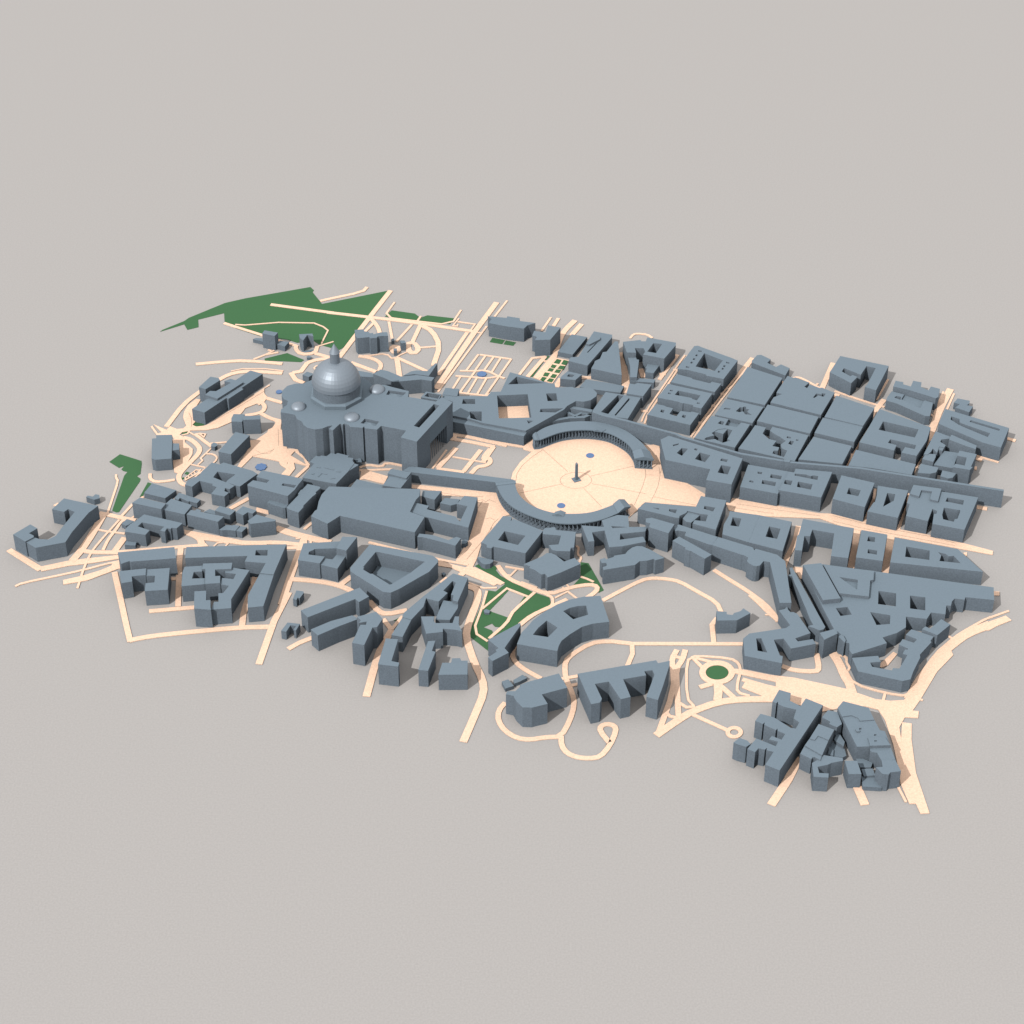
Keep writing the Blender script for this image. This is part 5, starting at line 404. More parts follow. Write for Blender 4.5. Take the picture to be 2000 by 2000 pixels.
["road",1.5,[[[-21.9,-537.4],[-9.5,-533.7],[-11.4,-527.5],[-23.7,-531.1]]]],
["road",1.58,[[[74.6,-435.3],[74.3,-459.2],[65.1,-487.3],[72.3,-489.6],[81.8,-460.5],[82.1,-435.4]]]],
["road",1.7,[[[-96.9,-392.3],[-87.4,-380.3],[-80.2,-372.3],[-72.0,-364.2],[-62.0,-356.2],[-50.0,-348.1],[-38.1,-340.0],[-20.9,-328.0],[-24.9,-322.3],[-42.1,-334.2],[-53.9,-342.3],[-66.2,-350.5],[-76.7,-359.0],[-85.2,-367.5],[-92.7,-375.8],[-102.4,-387.9]]]],
["road",1.54,[[[-71.0,-305.9],[-57.6,-314.8],[-52.1,-319.2],[-49.9,-322.1],[-48.9,-326.0],[-49.0,-331.4],[-49.6,-335.7],[-51.3,-340.8],[-46.5,-342.4],[-44.7,-336.9],[-44.0,-331.8],[-43.9,-325.4],[-45.4,-319.9],[-48.4,-315.7],[-54.6,-310.7],[-68.3,-301.7]]]],
["road",1.58,[[[215.4,-370.4],[205.3,-388.1],[205.0,-435.7],[213.0,-435.7],[213.3,-390.2],[222.4,-374.4]]]],
["road",1.5,[[[236.9,-498.9],[236.1,-494.1],[234.4,-489.7],[231.9,-485.7],[228.7,-482.2],[224.9,-479.4],[220.6,-477.3],[215.9,-476.1],[211.0,-475.6],[206.1,-476.1],[201.2,-477.3],[196.6,-479.4],[192.4,-482.2],[188.7,-485.7],[185.6,-489.7],[183.2,-494.1],[181.6,-498.9],[180.8,-503.7],[180.9,-508.5],[181.9,-513.2],[183.6,-517.6],[186.1,-521.5],[189.3,-524.9],[193.1,-527.7],[197.4,-529.7],[202.0,-531.0],[206.8,-531.4],[211.7,-531.0],[216.5,-529.7],[221.0,-527.7],[225.2,-524.9],[229.0,-521.5],[232.1,-517.6],[234.5,-513.2],[236.1,-508.5],[237.0,-503.7]],[[227.0,-503.7],[226.5,-506.7],[225.4,-509.5],[223.9,-512.2],[221.9,-514.6],[219.5,-516.8],[216.8,-518.5],[213.8,-519.7],[210.8,-520.5],[207.6,-520.7],[204.5,-520.5],[201.5,-519.7],[198.8,-518.5],[196.3,-516.8],[194.2,-514.6],[192.6,-512.2],[191.5,-509.5],[190.9,-506.7],[190.8,-503.7],[191.3,-500.7],[192.3,-497.8],[193.9,-495.1],[195.8,-492.7],[198.2,-490.5],[201.0,-488.8],[203.9,-487.5],[207.0,-486.8],[210.2,-486.5],[213.3,-486.8],[216.3,-487.5],[219.1,-488.8],[221.6,-490.5],[223.6,-492.7],[225.3,-495.1],[226.4,-497.8],[227.0,-500.7]]]],
["lawn",0.74,[[[226.4,-500.3],[225.9,-497.6],[224.8,-495.0],[223.2,-492.6],[221.2,-490.6],[218.8,-489.0],[216.2,-487.7],[213.3,-487.0],[210.2,-486.7],[207.2,-487.0],[204.2,-487.7],[201.3,-489.0],[198.7,-490.6],[196.4,-492.6],[194.5,-495.0],[193.0,-497.6],[192.0,-500.3],[191.5,-503.2],[191.6,-506.0],[192.2,-508.8],[193.3,-511.3],[194.9,-513.7],[196.8,-515.7],[199.2,-517.3],[201.9,-518.5],[204.7,-519.2],[207.8,-519.5],[210.8,-519.2],[213.8,-518.5],[216.6,-517.3],[219.2,-515.7],[221.5,-513.7],[223.5,-511.3],[225.0,-508.8],[226.0,-506.0],[226.5,-503.2]]]],
["road",1.54,[[[180.8,-542.0],[200.6,-533.7],[197.1,-525.4],[177.4,-533.6]]]],
["road",1.58,[[[201.1,-529.5],[200.8,-549.1],[198.2,-566.8],[211.1,-568.7],[213.8,-550.2],[214.1,-529.7]]]],
["road",1.54,[[[206.2,-533.9],[227.2,-564.9],[234.6,-559.8],[213.6,-528.9]]]],
["road",1.54,[[[170.0,-469.6],[184.0,-494.0],[189.2,-491.0],[175.2,-466.6]]]],
["road",1.58,[[[175.9,-471.6],[201.6,-481.9],[203.6,-476.8],[178.0,-466.5]]]],
["road",1.58,[[[232.6,-505.4],[253.1,-509.0],[318.0,-529.3],[321.3,-518.8],[255.7,-498.3],[234.5,-494.6]]]],
["road",1.5,[[[110.4,-650.3],[136.3,-625.4],[150.6,-612.4],[161.7,-603.0],[177.4,-593.1],[197.7,-582.7],[216.6,-576.1],[234.4,-573.1],[255.3,-571.6],[291.5,-571.6],[291.5,-558.6],[254.9,-558.6],[232.8,-560.2],[213.3,-563.5],[192.5,-570.7],[170.9,-581.8],[154.0,-592.5],[142.0,-602.6],[127.4,-615.9],[101.4,-640.9]]]],
["road",1.54,[[[145.1,-448.2],[137.8,-465.0],[135.3,-477.1],[135.6,-488.8],[135.3,-506.7],[134.5,-531.2],[126.6,-568.0],[104.1,-642.6],[112.7,-645.2],[135.3,-570.2],[143.4,-532.3],[144.3,-506.9],[144.6,-488.7],[144.3,-477.9],[146.4,-467.8],[153.3,-451.8]]]],
["road",1.58,[[[158.1,-449.0],[153.7,-466.4],[149.6,-477.0],[143.8,-487.7],[140.3,-505.9],[139.5,-530.2],[138.7,-558.0],[137.6,-605.2],[146.6,-605.4],[147.7,-558.2],[148.5,-530.5],[149.3,-506.9],[152.4,-490.8],[157.8,-480.8],[162.3,-469.2],[166.8,-451.1]]]],
["road",1.5,[[[144.5,-468.5],[154.2,-473.1],[156.8,-467.6],[147.0,-463.1]]]],
["path",1.62,[[[173.4,-466.3],[163.8,-472.5],[159.2,-497.0],[156.4,-540.6],[157.6,-567.7],[165.7,-582.3],[169.3,-580.2],[161.8,-566.5],[160.6,-540.7],[163.4,-497.6],[167.6,-475.0],[175.6,-469.8]]]],
["path",1.66,[[[171.8,-470.9],[177.2,-467.7],[191.8,-468.0],[218.4,-470.8],[234.4,-474.8],[240.0,-479.8],[243.0,-486.9],[243.4,-496.6],[241.9,-507.8],[238.3,-520.7],[235.9,-532.9],[234.5,-544.6],[239.4,-553.5],[254.4,-559.9],[256.2,-555.8],[242.6,-549.9],[239.2,-543.7],[240.3,-533.5],[242.7,-521.8],[246.3,-508.8],[247.9,-496.8],[247.5,-485.9],[243.7,-477.1],[236.5,-470.7],[219.2,-466.3],[192.1,-463.5],[176.0,-463.2],[169.5,-467.1]]]],
["road",1.66,[[[144.0,-576.0],[154.7,-586.4],[169.6,-584.9],[169.0,-579.4],[156.7,-580.7],[147.8,-572.1]]]],
["road",1.62,[[[121.5,-596.0],[127.0,-605.8],[140.0,-609.7],[141.6,-604.4],[130.7,-601.2],[126.3,-593.3]]]],
["road",1.54,[[[161.4,-601.8],[212.8,-637.0],[216.5,-631.6],[165.1,-596.4]]]],
["road",1.58,[[[237.8,-636.7],[237.4,-634.4],[236.6,-632.3],[235.5,-630.4],[234.0,-628.7],[232.2,-627.4],[230.2,-626.4],[228.0,-625.8],[225.7,-625.5],[223.3,-625.8],[221.1,-626.4],[218.9,-627.4],[216.9,-628.7],[215.1,-630.4],[213.6,-632.3],[212.4,-634.4],[211.7,-636.7],[211.3,-639.0],[211.3,-641.3],[211.7,-643.6],[212.5,-645.7],[213.7,-647.6],[215.2,-649.3],[217.0,-650.6],[219.0,-651.6],[221.2,-652.2],[223.5,-652.4],[225.8,-652.2],[228.1,-651.6],[230.2,-650.6],[232.2,-649.3],[234.0,-647.6],[235.5,-645.7],[236.7,-643.6],[237.4,-641.3],[237.8,-639.0]],[[231.1,-639.0],[230.9,-640.1],[230.5,-641.2],[229.9,-642.2],[229.2,-643.1],[228.3,-643.9],[227.4,-644.6],[226.3,-645.1],[225.2,-645.3],[224.0,-645.4],[222.9,-645.3],[221.8,-645.1],[220.9,-644.6],[220.0,-643.9],[219.2,-643.1],[218.7,-642.2],[218.3,-641.2],[218.1,-640.1],[218.0,-639.0],[218.2,-637.9],[218.6,-636.8],[219.2,-635.8],[219.9,-634.9],[220.8,-634.1],[221.8,-633.4],[222.8,-632.9],[224.0,-632.7],[225.1,-632.5],[226.2,-632.7],[227.3,-632.9],[228.3,-633.4],[229.2,-634.1],[229.9,-634.9],[230.5,-635.8],[230.9,-636.8],[231.1,-637.9]]]],
["road",1.5,[[[245.4,-523.1],[279.9,-538.8],[321.9,-553.4],[324.5,-545.9],[282.9,-531.3],[248.8,-515.8]]]],
["road",1.54,[[[277.9,-559.6],[293.8,-560.5],[303.7,-547.8],[283.5,-538.7],[250.6,-526.2],[244.6,-538.7]]]],
["road",1.7,[[[237.8,-506.0],[298.7,-525.4],[297.6,-537.0],[278.2,-540.8],[308.1,-553.6],[306.3,-571.3],[322.9,-576.3],[363.8,-593.8],[388.7,-586.4],[430.4,-581.3],[436.9,-583.9],[449.9,-588.9],[457.1,-611.2],[462.5,-669.7],[475.6,-660.1],[476.8,-628.5],[488.5,-606.3],[508.7,-607.5],[511.8,-592.6],[502.6,-591.4],[518.4,-566.2],[554.3,-502.1],[586.1,-462.7],[582.0,-438.7],[563.1,-457.4],[535.1,-502.1],[508.6,-551.0],[492.4,-567.5],[471.5,-569.3],[448.0,-565.0],[419.9,-549.8],[411.2,-543.4],[329.2,-516.4],[238.3,-500.0]]]],
["road",1.5,[[[474.7,-660.1],[462.7,-726.5],[461.3,-747.5],[468.2,-789.8],[478.0,-789.8],[481.5,-810.0],[494.9,-808.9],[487.5,-726.5],[491.4,-655.2],[497.0,-619.9],[482.6,-617.4]]]],
["road",1.54,[[[462.4,-681.7],[462.6,-749.8],[478.9,-728.9],[475.5,-669.7],[476.8,-628.5],[461.5,-640.7]]]],
["road",1.58,[[[254.7,-571.3],[309.7,-571.8],[311.5,-553.6],[276.8,-556.1]]]],
["road",1.5,[[[388.8,-459.5],[394.5,-477.1],[397.5,-490.3],[399.9,-506.0],[402.5,-518.2],[405.0,-525.9],[406.7,-534.8],[408.4,-551.7],[422.3,-550.3],[420.6,-532.8],[418.6,-522.4],[416.1,-514.6],[413.7,-503.4],[411.2,-487.7],[408.0,-473.4],[402.1,-455.2]]]],
["path",1.54,[[[403.2,-465.2],[412.0,-466.6],[413.9,-469.8],[413.0,-477.2],[413.6,-484.3],[415.5,-489.4],[415.6,-493.2],[413.1,-498.7],[416.7,-500.4],[419.6,-494.1],[419.5,-488.7],[417.5,-483.4],[417.0,-477.3],[418.1,-468.9],[414.5,-463.0],[403.9,-461.3]]]],
["path",1.66,[[[410.1,-501.4],[416.2,-524.3],[430.6,-537.6],[454.6,-548.3],[475.4,-555.4],[493.8,-559.1],[506.4,-553.2],[511.5,-538.5],[523.9,-516.4],[554.2,-470.5],[550.7,-468.2],[520.3,-514.2],[507.6,-536.7],[503.0,-550.1],[493.2,-554.7],[476.4,-551.3],[456.1,-544.3],[433.0,-534.0],[419.9,-522.0],[414.1,-500.3]]]],
["path",1.5,[[[464.3,-549.1],[456.9,-571.9],[461.2,-573.3],[468.6,-550.5]]]],
["path",1.5,[[[455.6,-580.9],[453.4,-590.9],[457.8,-591.8],[460.0,-581.8]]]],
["path",1.5,[[[515.1,-566.0],[521.0,-569.3],[523.0,-565.8],[517.1,-562.5]]]],
["path",1.54,[[[455.2,-756.7],[462.2,-786.8],[466.1,-785.9],[459.0,-755.8]]]],
["road",1.5,[[[365.2,-458.8],[365.4,-485.1],[364.2,-494.2],[363.2,-495.5],[355.6,-496.4],[340.0,-495.2],[327.9,-492.2],[314.2,-484.6],[309.8,-492.5],[324.6,-500.6],[338.5,-504.1],[355.8,-505.5],[367.8,-504.0],[372.8,-498.0],[374.5,-485.7],[374.2,-458.7]]]],
["road",1.5,[[[311.4,-690.9],[290.1,-737.5],[260.5,-788.8],[271.8,-795.3],[301.6,-743.5],[323.2,-696.3]]]],
["road",1.5,[[[389.9,-755.5],[396.8,-793.2],[409.6,-790.8],[402.7,-753.2]]]],
["road",1.54,[[[470.8,-491.3],[479.2,-486.9],[497.4,-461.0],[490.8,-456.4],[473.8,-480.7],[467.1,-484.2]]]]]
FOUNTAINS=[
[[-557.1,38.0],9.8,"scalloped blue fountain pool on the grey yard behind the palace","scalloped"],
[[-545.4,272.5],5.7,"small blue pool close to the rounded west apse of the basilica","round"],
[[-169.6,331.2],9.1,"octagonal blue pool in the middle of the garden path grid","octagon"],
[[26.2,71.7],7.2,"round blue fountain pool on the far side of the oval square","round"],
[[-28.0,-74.7],7.1,"round blue fountain pool on the near side of the oval square","round"]]
JOINTS=[
[[-58.5,91.3],[-14.4,22.9]],
[[102.2,39.6],[25.4,10.4]],
[[122.5,-42.0],[26.6,-11.3]],
[[42.0,-78.3],[12.3,-25.1]],
[[-99.7,-38.9],[-25.4,-12.8]],
[[-28.9,-2.0],[-25.9,7.3],[-18.3,15.7],[-7.0,21.4],[0.5,22.3],[11.7,20.1],[21.8,13.6],[27.0,2.7],[26.8,-5.1],[20.9,-15.9],[10.5,-23.6],[-0.6,-25.8],[-11.7,-24.5],[-22.7,-17.5],[-27.2,-9.7],[-28.9,-2.0]],
[[-106.1,-2.0],[-104.2,18.2],[-94.8,41.8],[-77.7,67.2],[-58.6,88.7]],
[[122.5,30.8],[122.5,12.0],[116.4,-15.9],[109.9,-37.4],[98.1,-73.8]],
[[147.1,37.1],[147.6,12.0],[142.2,-19.0],[135.5,-40.5],[127.0,-63.2]],
[[133.2,-49.6],[205.6,-73.8]],
[[121.7,14.5],[136.5,13.2]],
[[155.4,49.7],[148.0,18.2]],
[[-235.0,-37.7],[-202.5,-47.1],[-162.2,-49.7]],
[[-171.7,-60.4],[-163.7,-57.7],[-158.8,-64.3],[-152.5,-57.7],[-141.1,-65.6]],
[[-171.5,-81.4],[-163.7,-60.4]],
[[-158.3,-112.7],[-150.4,-108.8],[-142.4,-115.3]],
[[-150.2,-141.0],[-144.0,-123.0],[-136.1,-111.4]],
[[-188.3,-221.4],[-160.9,-168.9],[-147.0,-135.9]],
[[-203.9,-218.9],[-188.7,-199.0],[-181.2,-181.5]],
[[437.8,-103.6],[487.7,-124.3],[548.0,-145.6],[596.2,-160.8],[636.4,-179.0]],
[[436.1,-117.9],[482.8,-137.2],[537.2,-155.0],[594.3,-172.7],[634.5,-186.1]],
[[275.6,-69.8],[338.2,-85.5],[416.1,-103.8]],
[[268.3,-80.3],[337.1,-97.3]],
[[-661.0,174.2],[-610.7,228.8],[-570.7,277.0]],
[[-576.6,69.9],[-552.7,79.7],[-538.7,89.6]],
[[-536.8,153.9],[-531.4,100.9]],
[[-569.9,86.8],[-559.1,76.9],[-546.0,78.3],[-538.9,92.4]],
[[-705.2,205.1],[-698.0,187.4],[-694.9,161.1]]]
BASILICA={"body":[[-520.9,141.9],[-512.8,136.0],[-513.6,123.4],[-522.8,108.9],[-523.0,100.4],[-507.6,96.5],[-497.0,92.6],[-492.2,79.6],[-483.2,72.1],[-479.7,62.5],[-471.5,52.8],[-458.1,48.0],[-445.3,51.2],[-435.6,58.3],[-428.3,60.2],[-433.7,49.6],[-426.4,45.8],[-417.2,62.5],[-414.7,65.7],[-410.3,61.5],[-408.2,66.0],[-400.5,62.5],[-397.3,56.0],[-374.8,53.2],[-372.8,57.6],[-371.0,51.9],[-349.4,47.4],[-342.6,59.2],[-298.3,44.8],[-306.7,24.2],[-278.5,11.5],[-257.7,53.4],[-272.4,60.8],[-275.8,54.0],[-285.5,58.8],[-251.9,126.2],[-242.3,121.4],[-244.3,117.3],[-229.5,110.0],[-219.1,131.0],[-238.8,147.6],[-248.8,133.6],[-298.9,148.6],[-298.3,166.7],[-327.4,178.8],[-342.0,186.2],[-363.0,184.5],[-373.4,199.8],[-389.6,215.2],[-424.5,220.3],[-458.8,215.2],[-473.3,203.9],[-489.6,191.3],[-504.9,190.3],[-517.7,183.5],[-525.9,167.7],[-525.6,152.6]],"sky":[[[-372.6,81.2],[-346.9,72.1],[-352.8,58.3],[-379.3,67.3]],[[-334.6,169.4],[-302.9,162.0],[-311.4,147.6],[-338.7,155.9]]],"H":75.679,"op":[46.807,109.958,40.639,16.5,27.3,39.194,114.5],"A":[-278.522,11.546],"d":[0.446,0.895],"n":[0.895,-0.446],"dc":[-426.264,152.606],"rp":48.979,"rd":43.023,"z1":85.793,"z2":105.465,"z3":148.041,"z4":168.218,"z5":186.486,"sd":[[[-492.29,116.14],13.565],[[-395.955,83.463],13.847],[[-355.567,170.038],14.099]]}
COLONNADE_FAR={"o":[[-76.6,104.9],[-72.0,110.6],[-67.5,116.2],[-62.6,121.6],[-57.3,126.6],[-51.5,131.0],[-45.4,134.9],[-38.9,138.2],[-32.2,140.9],[-25.2,143.2],[-18.2,145.1],[-11.1,146.4],[-3.9,147.5],[3.4,148.3],[10.6,148.8],[17.9,148.8],[25.2,148.5],[32.4,147.8],[39.6,146.7],[46.7,145.1],[53.7,143.0],[60.4,140.2],[66.9,137.0],[73.2,133.3],[79.3,129.3],[85.1,124.8],[90.5,120.0],[95.6,114.8],[100.3,109.2],[104.8,103.5],[109.0,97.6],[113.0,91.5],[116.7,85.3],[120.1,78.8],[123.3,72.3],[126.2,65.6],[128.9,58.8],[131.3,52.0],[133.3,45.0],[134.6,37.8],[135.7,30.6]],"i":[[-73.9,90.3],[-67.9,90.3],[-62.2,91.8],[-57.2,94.9],[-52.3,98.3],[-47.4,101.7],[-42.5,104.9],[-37.5,108.2],[-32.4,111.2],[-27.1,113.8],[-21.6,116.1],[-16.0,117.9],[-10.2,119.3],[-4.4,120.4],[1.5,121.2],[7.4,121.8],[13.3,122.2],[19.2,122.2],[25.2,121.8],[31.1,121.1],[36.9,120.1],[42.7,118.8],[48.4,117.1],[53.9,115.0],[59.3,112.5],[64.3,109.4],[69.0,105.7],[73.4,101.8],[77.7,97.6],[81.7,93.3],[85.6,88.9],[89.2,84.2],[92.5,79.2],[95.3,74.0],[97.6,68.5],[99.7,62.9],[101.3,57.3],[102.7,51.5],[103.4,45.6],[103.8,39.7],[104.1,33.8]],"h":22.1}
COLONNADE_NEAR={"o":[[-141.2,-32.5],[-139.8,-40.1],[-138.4,-47.7],[-136.7,-55.2],[-134.7,-62.6],[-132.3,-69.9],[-129.5,-77.1],[-126.3,-84.1],[-122.5,-90.8],[-118.2,-97.2],[-113.4,-103.2],[-108.2,-108.8],[-102.6,-114.1],[-96.7,-119.1],[-90.5,-123.7],[-84.1,-127.9],[-77.5,-132.0],[-70.9,-135.8],[-64.1,-139.4],[-57.1,-142.8],[-50.0,-145.7],[-42.7,-148.2],[-35.2,-150.0],[-27.6,-151.1],[-20.0,-151.7],[-12.3,-151.8],[-4.6,-151.3],[3.1,-150.3],[10.7,-149.0],[18.2,-147.3],[25.6,-145.4],[32.9,-142.9],[40.0,-139.8],[46.8,-136.3],[53.4,-132.3],[59.7,-127.9],[66.0,-123.5],[72.2,-118.9],[78.2,-114.1],[84.1,-109.2],[90.0,-104.2]],"i":[[-108.6,-28.5],[-107.9,-34.9],[-107.3,-41.3],[-106.5,-47.6],[-105.5,-53.9],[-104.2,-60.2],[-102.3,-66.3],[-99.7,-72.1],[-96.8,-77.8],[-93.5,-83.3],[-89.9,-88.6],[-85.9,-93.6],[-81.5,-98.2],[-76.8,-102.5],[-71.8,-106.4],[-66.5,-110.0],[-60.9,-113.2],[-55.2,-116.1],[-49.4,-118.7],[-43.4,-121.0],[-37.2,-122.3],[-30.9,-123.2],[-24.5,-123.8],[-18.1,-124.1],[-11.7,-124.2],[-5.3,-124.1],[1.1,-123.7],[7.4,-123.0],[13.7,-121.9],[19.9,-120.3],[25.9,-118.3],[31.8,-115.7],[37.5,-112.7],[43.0,-109.6],[48.5,-106.2],[53.9,-102.8],[59.2,-99.3],[64.5,-95.8],[69.8,-92.2],[75.1,-88.6],[80.4,-85.0]],"h":22.1}
CAM=(-112.95,-2998.11,2247.19)
PITCH=37.7000
SHADOW=(26.93,29.67)

C = bpy.context.scene.collection

# ---------------------------------------------------------------- materials
def mat(name, col, rough=.8, spec=.2, grain=.06, scale=1.2, metal=0.0):
    m = bpy.data.materials.new(name); m.use_nodes = True
    nt = m.node_tree; p = nt.nodes['Principled BSDF']
    p.inputs['Roughness'].default_value = rough; p.inputs['Specular IOR Level'].default_value = spec
    p.inputs['Metallic'].default_value = metal
    tc = nt.nodes.new('ShaderNodeNewGeometry'); no = nt.nodes.new('ShaderNodeTexNoise')
    no.inputs['Scale'].default_value = scale; no.inputs['Detail'].default_value = 2
    nt.links.new(tc.outputs['Position'], no.inputs['Vector'])
    mr = nt.nodes.new('ShaderNodeMapRange'); mr.inputs['From Min'].default_value = .3; mr.inputs['From Max'].default_value = .7
    mr.inputs['To Min'].default_value = 1 - grain; mr.inputs['To Max'].default_value = 1 + grain
    nt.links.new(no.outputs['Fac'], mr.inputs['Value'])
    mx = nt.nodes.new('ShaderNodeVectorMath'); mx.operation = 'SCALE'; mx.inputs[0].default_value = col
    nt.links.new(mr.outputs['Result'], mx.inputs['Scale'])
    nt.links.new(mx.outputs['Vector'], p.inputs['Base Color'])
    return m
M = dict(
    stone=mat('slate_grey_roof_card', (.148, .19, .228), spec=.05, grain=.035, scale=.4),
    wall=mat('slate_grey_shaded_wall_card', (.143, .175, .209), spec=.05, grain=.12, scale=.4),  # same grey as the roofs, darkened so walls carry occlusion shade in the colour
    dome=mat('satin_grey_dome', (.205, .244, .288), .5, 1.0, .02, metal=.35),
    ground=mat('pale_grey_board', (.343, .329, .321), .9, .0, .05, .35),
    road=mat('cream_road_card', (.775, .543, .405), .9, .0, .10, .4),
    lawn=mat('green_lawn_card', (.055, .133, .063), .9, .0, .03, .4),
    water=mat('blue_pool_card', (.105, .178, .33), .6, .2, .02),
    joint=mat('dark_joint', (.05, .045, .04), .9, .0, .02))

# ---------------------------------------------------------------- helpers
def tag(o, label=None, cat=None, group=None, kind=None):
    for k, v in (('label', label), ('category', cat), ('group', group), ('kind', kind)):
        if v: o[k] = v
    return o
def empty(name, loc):
    o = bpy.data.objects.new(name, None); C.objects.link(o); o.location = loc; o.empty_display_size = 5
    return o
def link(name, verts, faces, m, parent=None, origin=(0, 0, 0), smooth=False):
    me = bpy.data.meshes.new(name)
    me.from_pydata([(v[0]-origin[0], v[1]-origin[1], v[2]-origin[2]) for v in verts], [], faces)
    me.materials.append(m)
    if smooth:
        for p in me.polygons: p.use_smooth = True
    o = bpy.data.objects.new(name, me); C.objects.link(o)
    if parent: o.parent = parent
    else: o.location = origin
    return o
def centre(ring):
    return (sum(p[0] for p in ring)/len(ring), sum(p[1] for p in ring)/len(ring), 0)
def cap(rings, z, up=True):
    flat = [p for r in rings for p in r]
    tris = tessellate_polygon([[Vector((p[0], p[1], 0)) for p in r] for r in rings])
    fs = []
    for t in tris:
        a, b, c = [flat[i] for i in t]
        cr = (b[0]-a[0])*(c[1]-a[1]) - (b[1]-a[1])*(c[0]-a[0])
        if abs(cr) < 1e-6: continue
        fs.append(tuple(t) if (cr > 0) == up else tuple(reversed(t)))
    return [(p[0], p[1], z) for p in flat], fs
def sides(rings, z0, z1):
    vs, fs = [], []
    for r in rings:
        k = len(vs); n = len(r)
        vs += [(p[0], p[1], z0) for p in r] + [(p[0], p[1], z1) for p in r]
        fs += [(k+i, k+(i+1) % n, k+n+(i+1) % n, k+n+i) for i in range(n)]
    return vs, fs
def prism(rings, z0, z1, bottom=False):
    vs, fs = sides(rings, z0, z1)
    cv, cf = cap(rings, z1); k = len(vs); vs += cv; fs += [tuple(i+k for i in f) for f in cf]
    if bottom:
        cv, cf = cap(rings, z0, False); k = len(vs); vs += cv; fs += [tuple(i+k for i in f) for f in cf]
    return vs, fs
def circle(c, r, n, ph=0):
    return [(c[0]+r*math.cos(2*math.pi*i/n+ph), c[1]+r*math.sin(2*math.pi*i/n+ph)) for i in range(n)]
def lathe(c, prof, n, ph=0):
    vs, fs = [], []
    for r, z in prof: vs += [(x, y, z) for x, y in circle(c, max(r, .01), n, ph)]
    for k in range(len(prof)-1):
        fs += [(k*n+i, k*n+(i+1) % n, (k+1)*n+(i+1) % n, (k+1)*n+i) for i in range(n)]
    fs.append(tuple(range((len(prof)-1)*n, len(prof)*n)))
    return vs, fs
def strip(pl, w):
    L, R = [], []
    for i in range(len(pl)):
        a = Vector(pl[max(i-1, 0)]); b = Vector(pl[min(i+1, len(pl)-1)]); t = (b-a)
        if t.length < 1e-6: t = Vector(pl[i]) - a
        t.normalize(); n = Vector((-t.y, t.x))*w/2; p = Vector(pl[i])
        L.append((p+n)[:]); R.append((p-n)[:])
    return L + R[::-1]

# ---------------------------------------------------------------- the setting
g = 30000
tag(link('ground', [(-g, -g, 0), (g, -g, 0), (g, g, 0), (-g, g, 0)], [(0, 1, 2, 3)], M['ground']), kind='structure')
for name, z, rings in SURFACES:
    vs, fs = prism(rings, 0, z)
    tag(link(name, vs, fs, M['lawn' if name == 'lawn' else 'road'], None, centre(rings[0])), kind='structure')
for pl in JOINTS:
    vs, fs = [], []
    for a, b in zip(pl, pl[1:]):
        r = strip([a, b], .38); k = len(vs)
        vs += [(p[0], p[1], 1.82) for p in r]; fs.append((k+3, k+2, k+1, k))
    o = link('paving_joint', vs, [f[::-1] for f in fs], M['joint']); tag(o, kind='structure')

# ---------------------------------------------------------------- town buildings
for name, cat, label, wings in BUILDINGS:
    base = centre(wings[0][0][0])
    t = tag(empty(name, base), label, cat)
    for rings, h, up in wings:
        solo = len(wings) == 1
        vs, fs = sides(rings, 0, h)
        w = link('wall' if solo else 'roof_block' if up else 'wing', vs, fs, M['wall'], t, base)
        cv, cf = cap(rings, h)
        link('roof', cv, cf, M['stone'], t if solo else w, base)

# ---------------------------------------------------------------- pools
for c, r, label, kind in FOUNTAINS:
    n = 8 if kind == 'octagon' else 48
    ring = circle(c, r, n)
    if kind == 'scalloped':
        ring = [(c[0]+r*(1+.07*math.cos(8*a))*math.cos(a), c[1]+r*(1+.07*math.cos(8*a))*math.sin(a)) for a in [2*math.pi*i/64 for i in range(64)]]
    vs, fs = prism([ring], 0, 2.1)
    tag(link('fountain_pool', vs, fs, M['water'], None, (c[0], c[1], 0)), label, 'fountain')

# ---------------------------------------------------------------- obelisk
t = tag(empty('obelisk', (0, 0, 0)), 'slim grey obelisk on a square plinth in the middle of the oval square', 'obelisk')
def sq(a): return [(a, 0), (0, a), (-a, 0), (0, -a)]
rot = math.radians(-20)
def rsq(a): return [(a*math.cos(rot+k*math.pi/2), a*math.sin(rot+k*math.pi/2)) for k in range(4)]
vs, fs = prism([rsq(9.2)], 0, 2.6); link('plinth', vs, fs, M['stone'], t)
vs, fs = lathe((0, 0), [(3.0, 2.6), (2.6, 36.2)], 4, rot); link('shaft', vs, fs, M['stone'], t)
vs, fs = lathe((0, 0), [(2.6, 36.2), (.02, 40.2)], 4, rot); link('tip', vs, fs, M['dome'], t)

# ---------------------------------------------------------------- basilica
B = BASILICA; H = B['H']; dc = B['dc']
base = (dc[0], dc[1], 0)
t = tag(empty('basilica', base), 'great domed basilica with rounded apses and a columned portico facing the oval square', 'church')
rings = [B['body']] + B['sky']
vs, fs = sides(rings, 0, H)
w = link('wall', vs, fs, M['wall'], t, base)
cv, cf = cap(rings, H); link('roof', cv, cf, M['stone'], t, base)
for i, r in enumerate(B['sky']):
    d = 6
    cv, cf = cap([r[::-1]], H-d)
    if True:
        c = centre(r); vs = [(p[0]*.9+c[0]*.1, p[1]*.9+c[1]*.1, H-d+.3) for p in r[::-1]] + [(c[0], c[1], H-1)]
        k = len(cv); cv += vs; cf += [(k+j, k+(j+1) % 4, k+4) for j in range(4)]
    link('skylight', cv, cf, M['stone'], t, base)
s0, s1, ho, dep, dep2, r0, r1 = B['op']; A = Vector(B['A']); d = Vector(B['d']); n = Vector(B['n'])
def fp(s, o): return (A + d*s + n*o)[:]
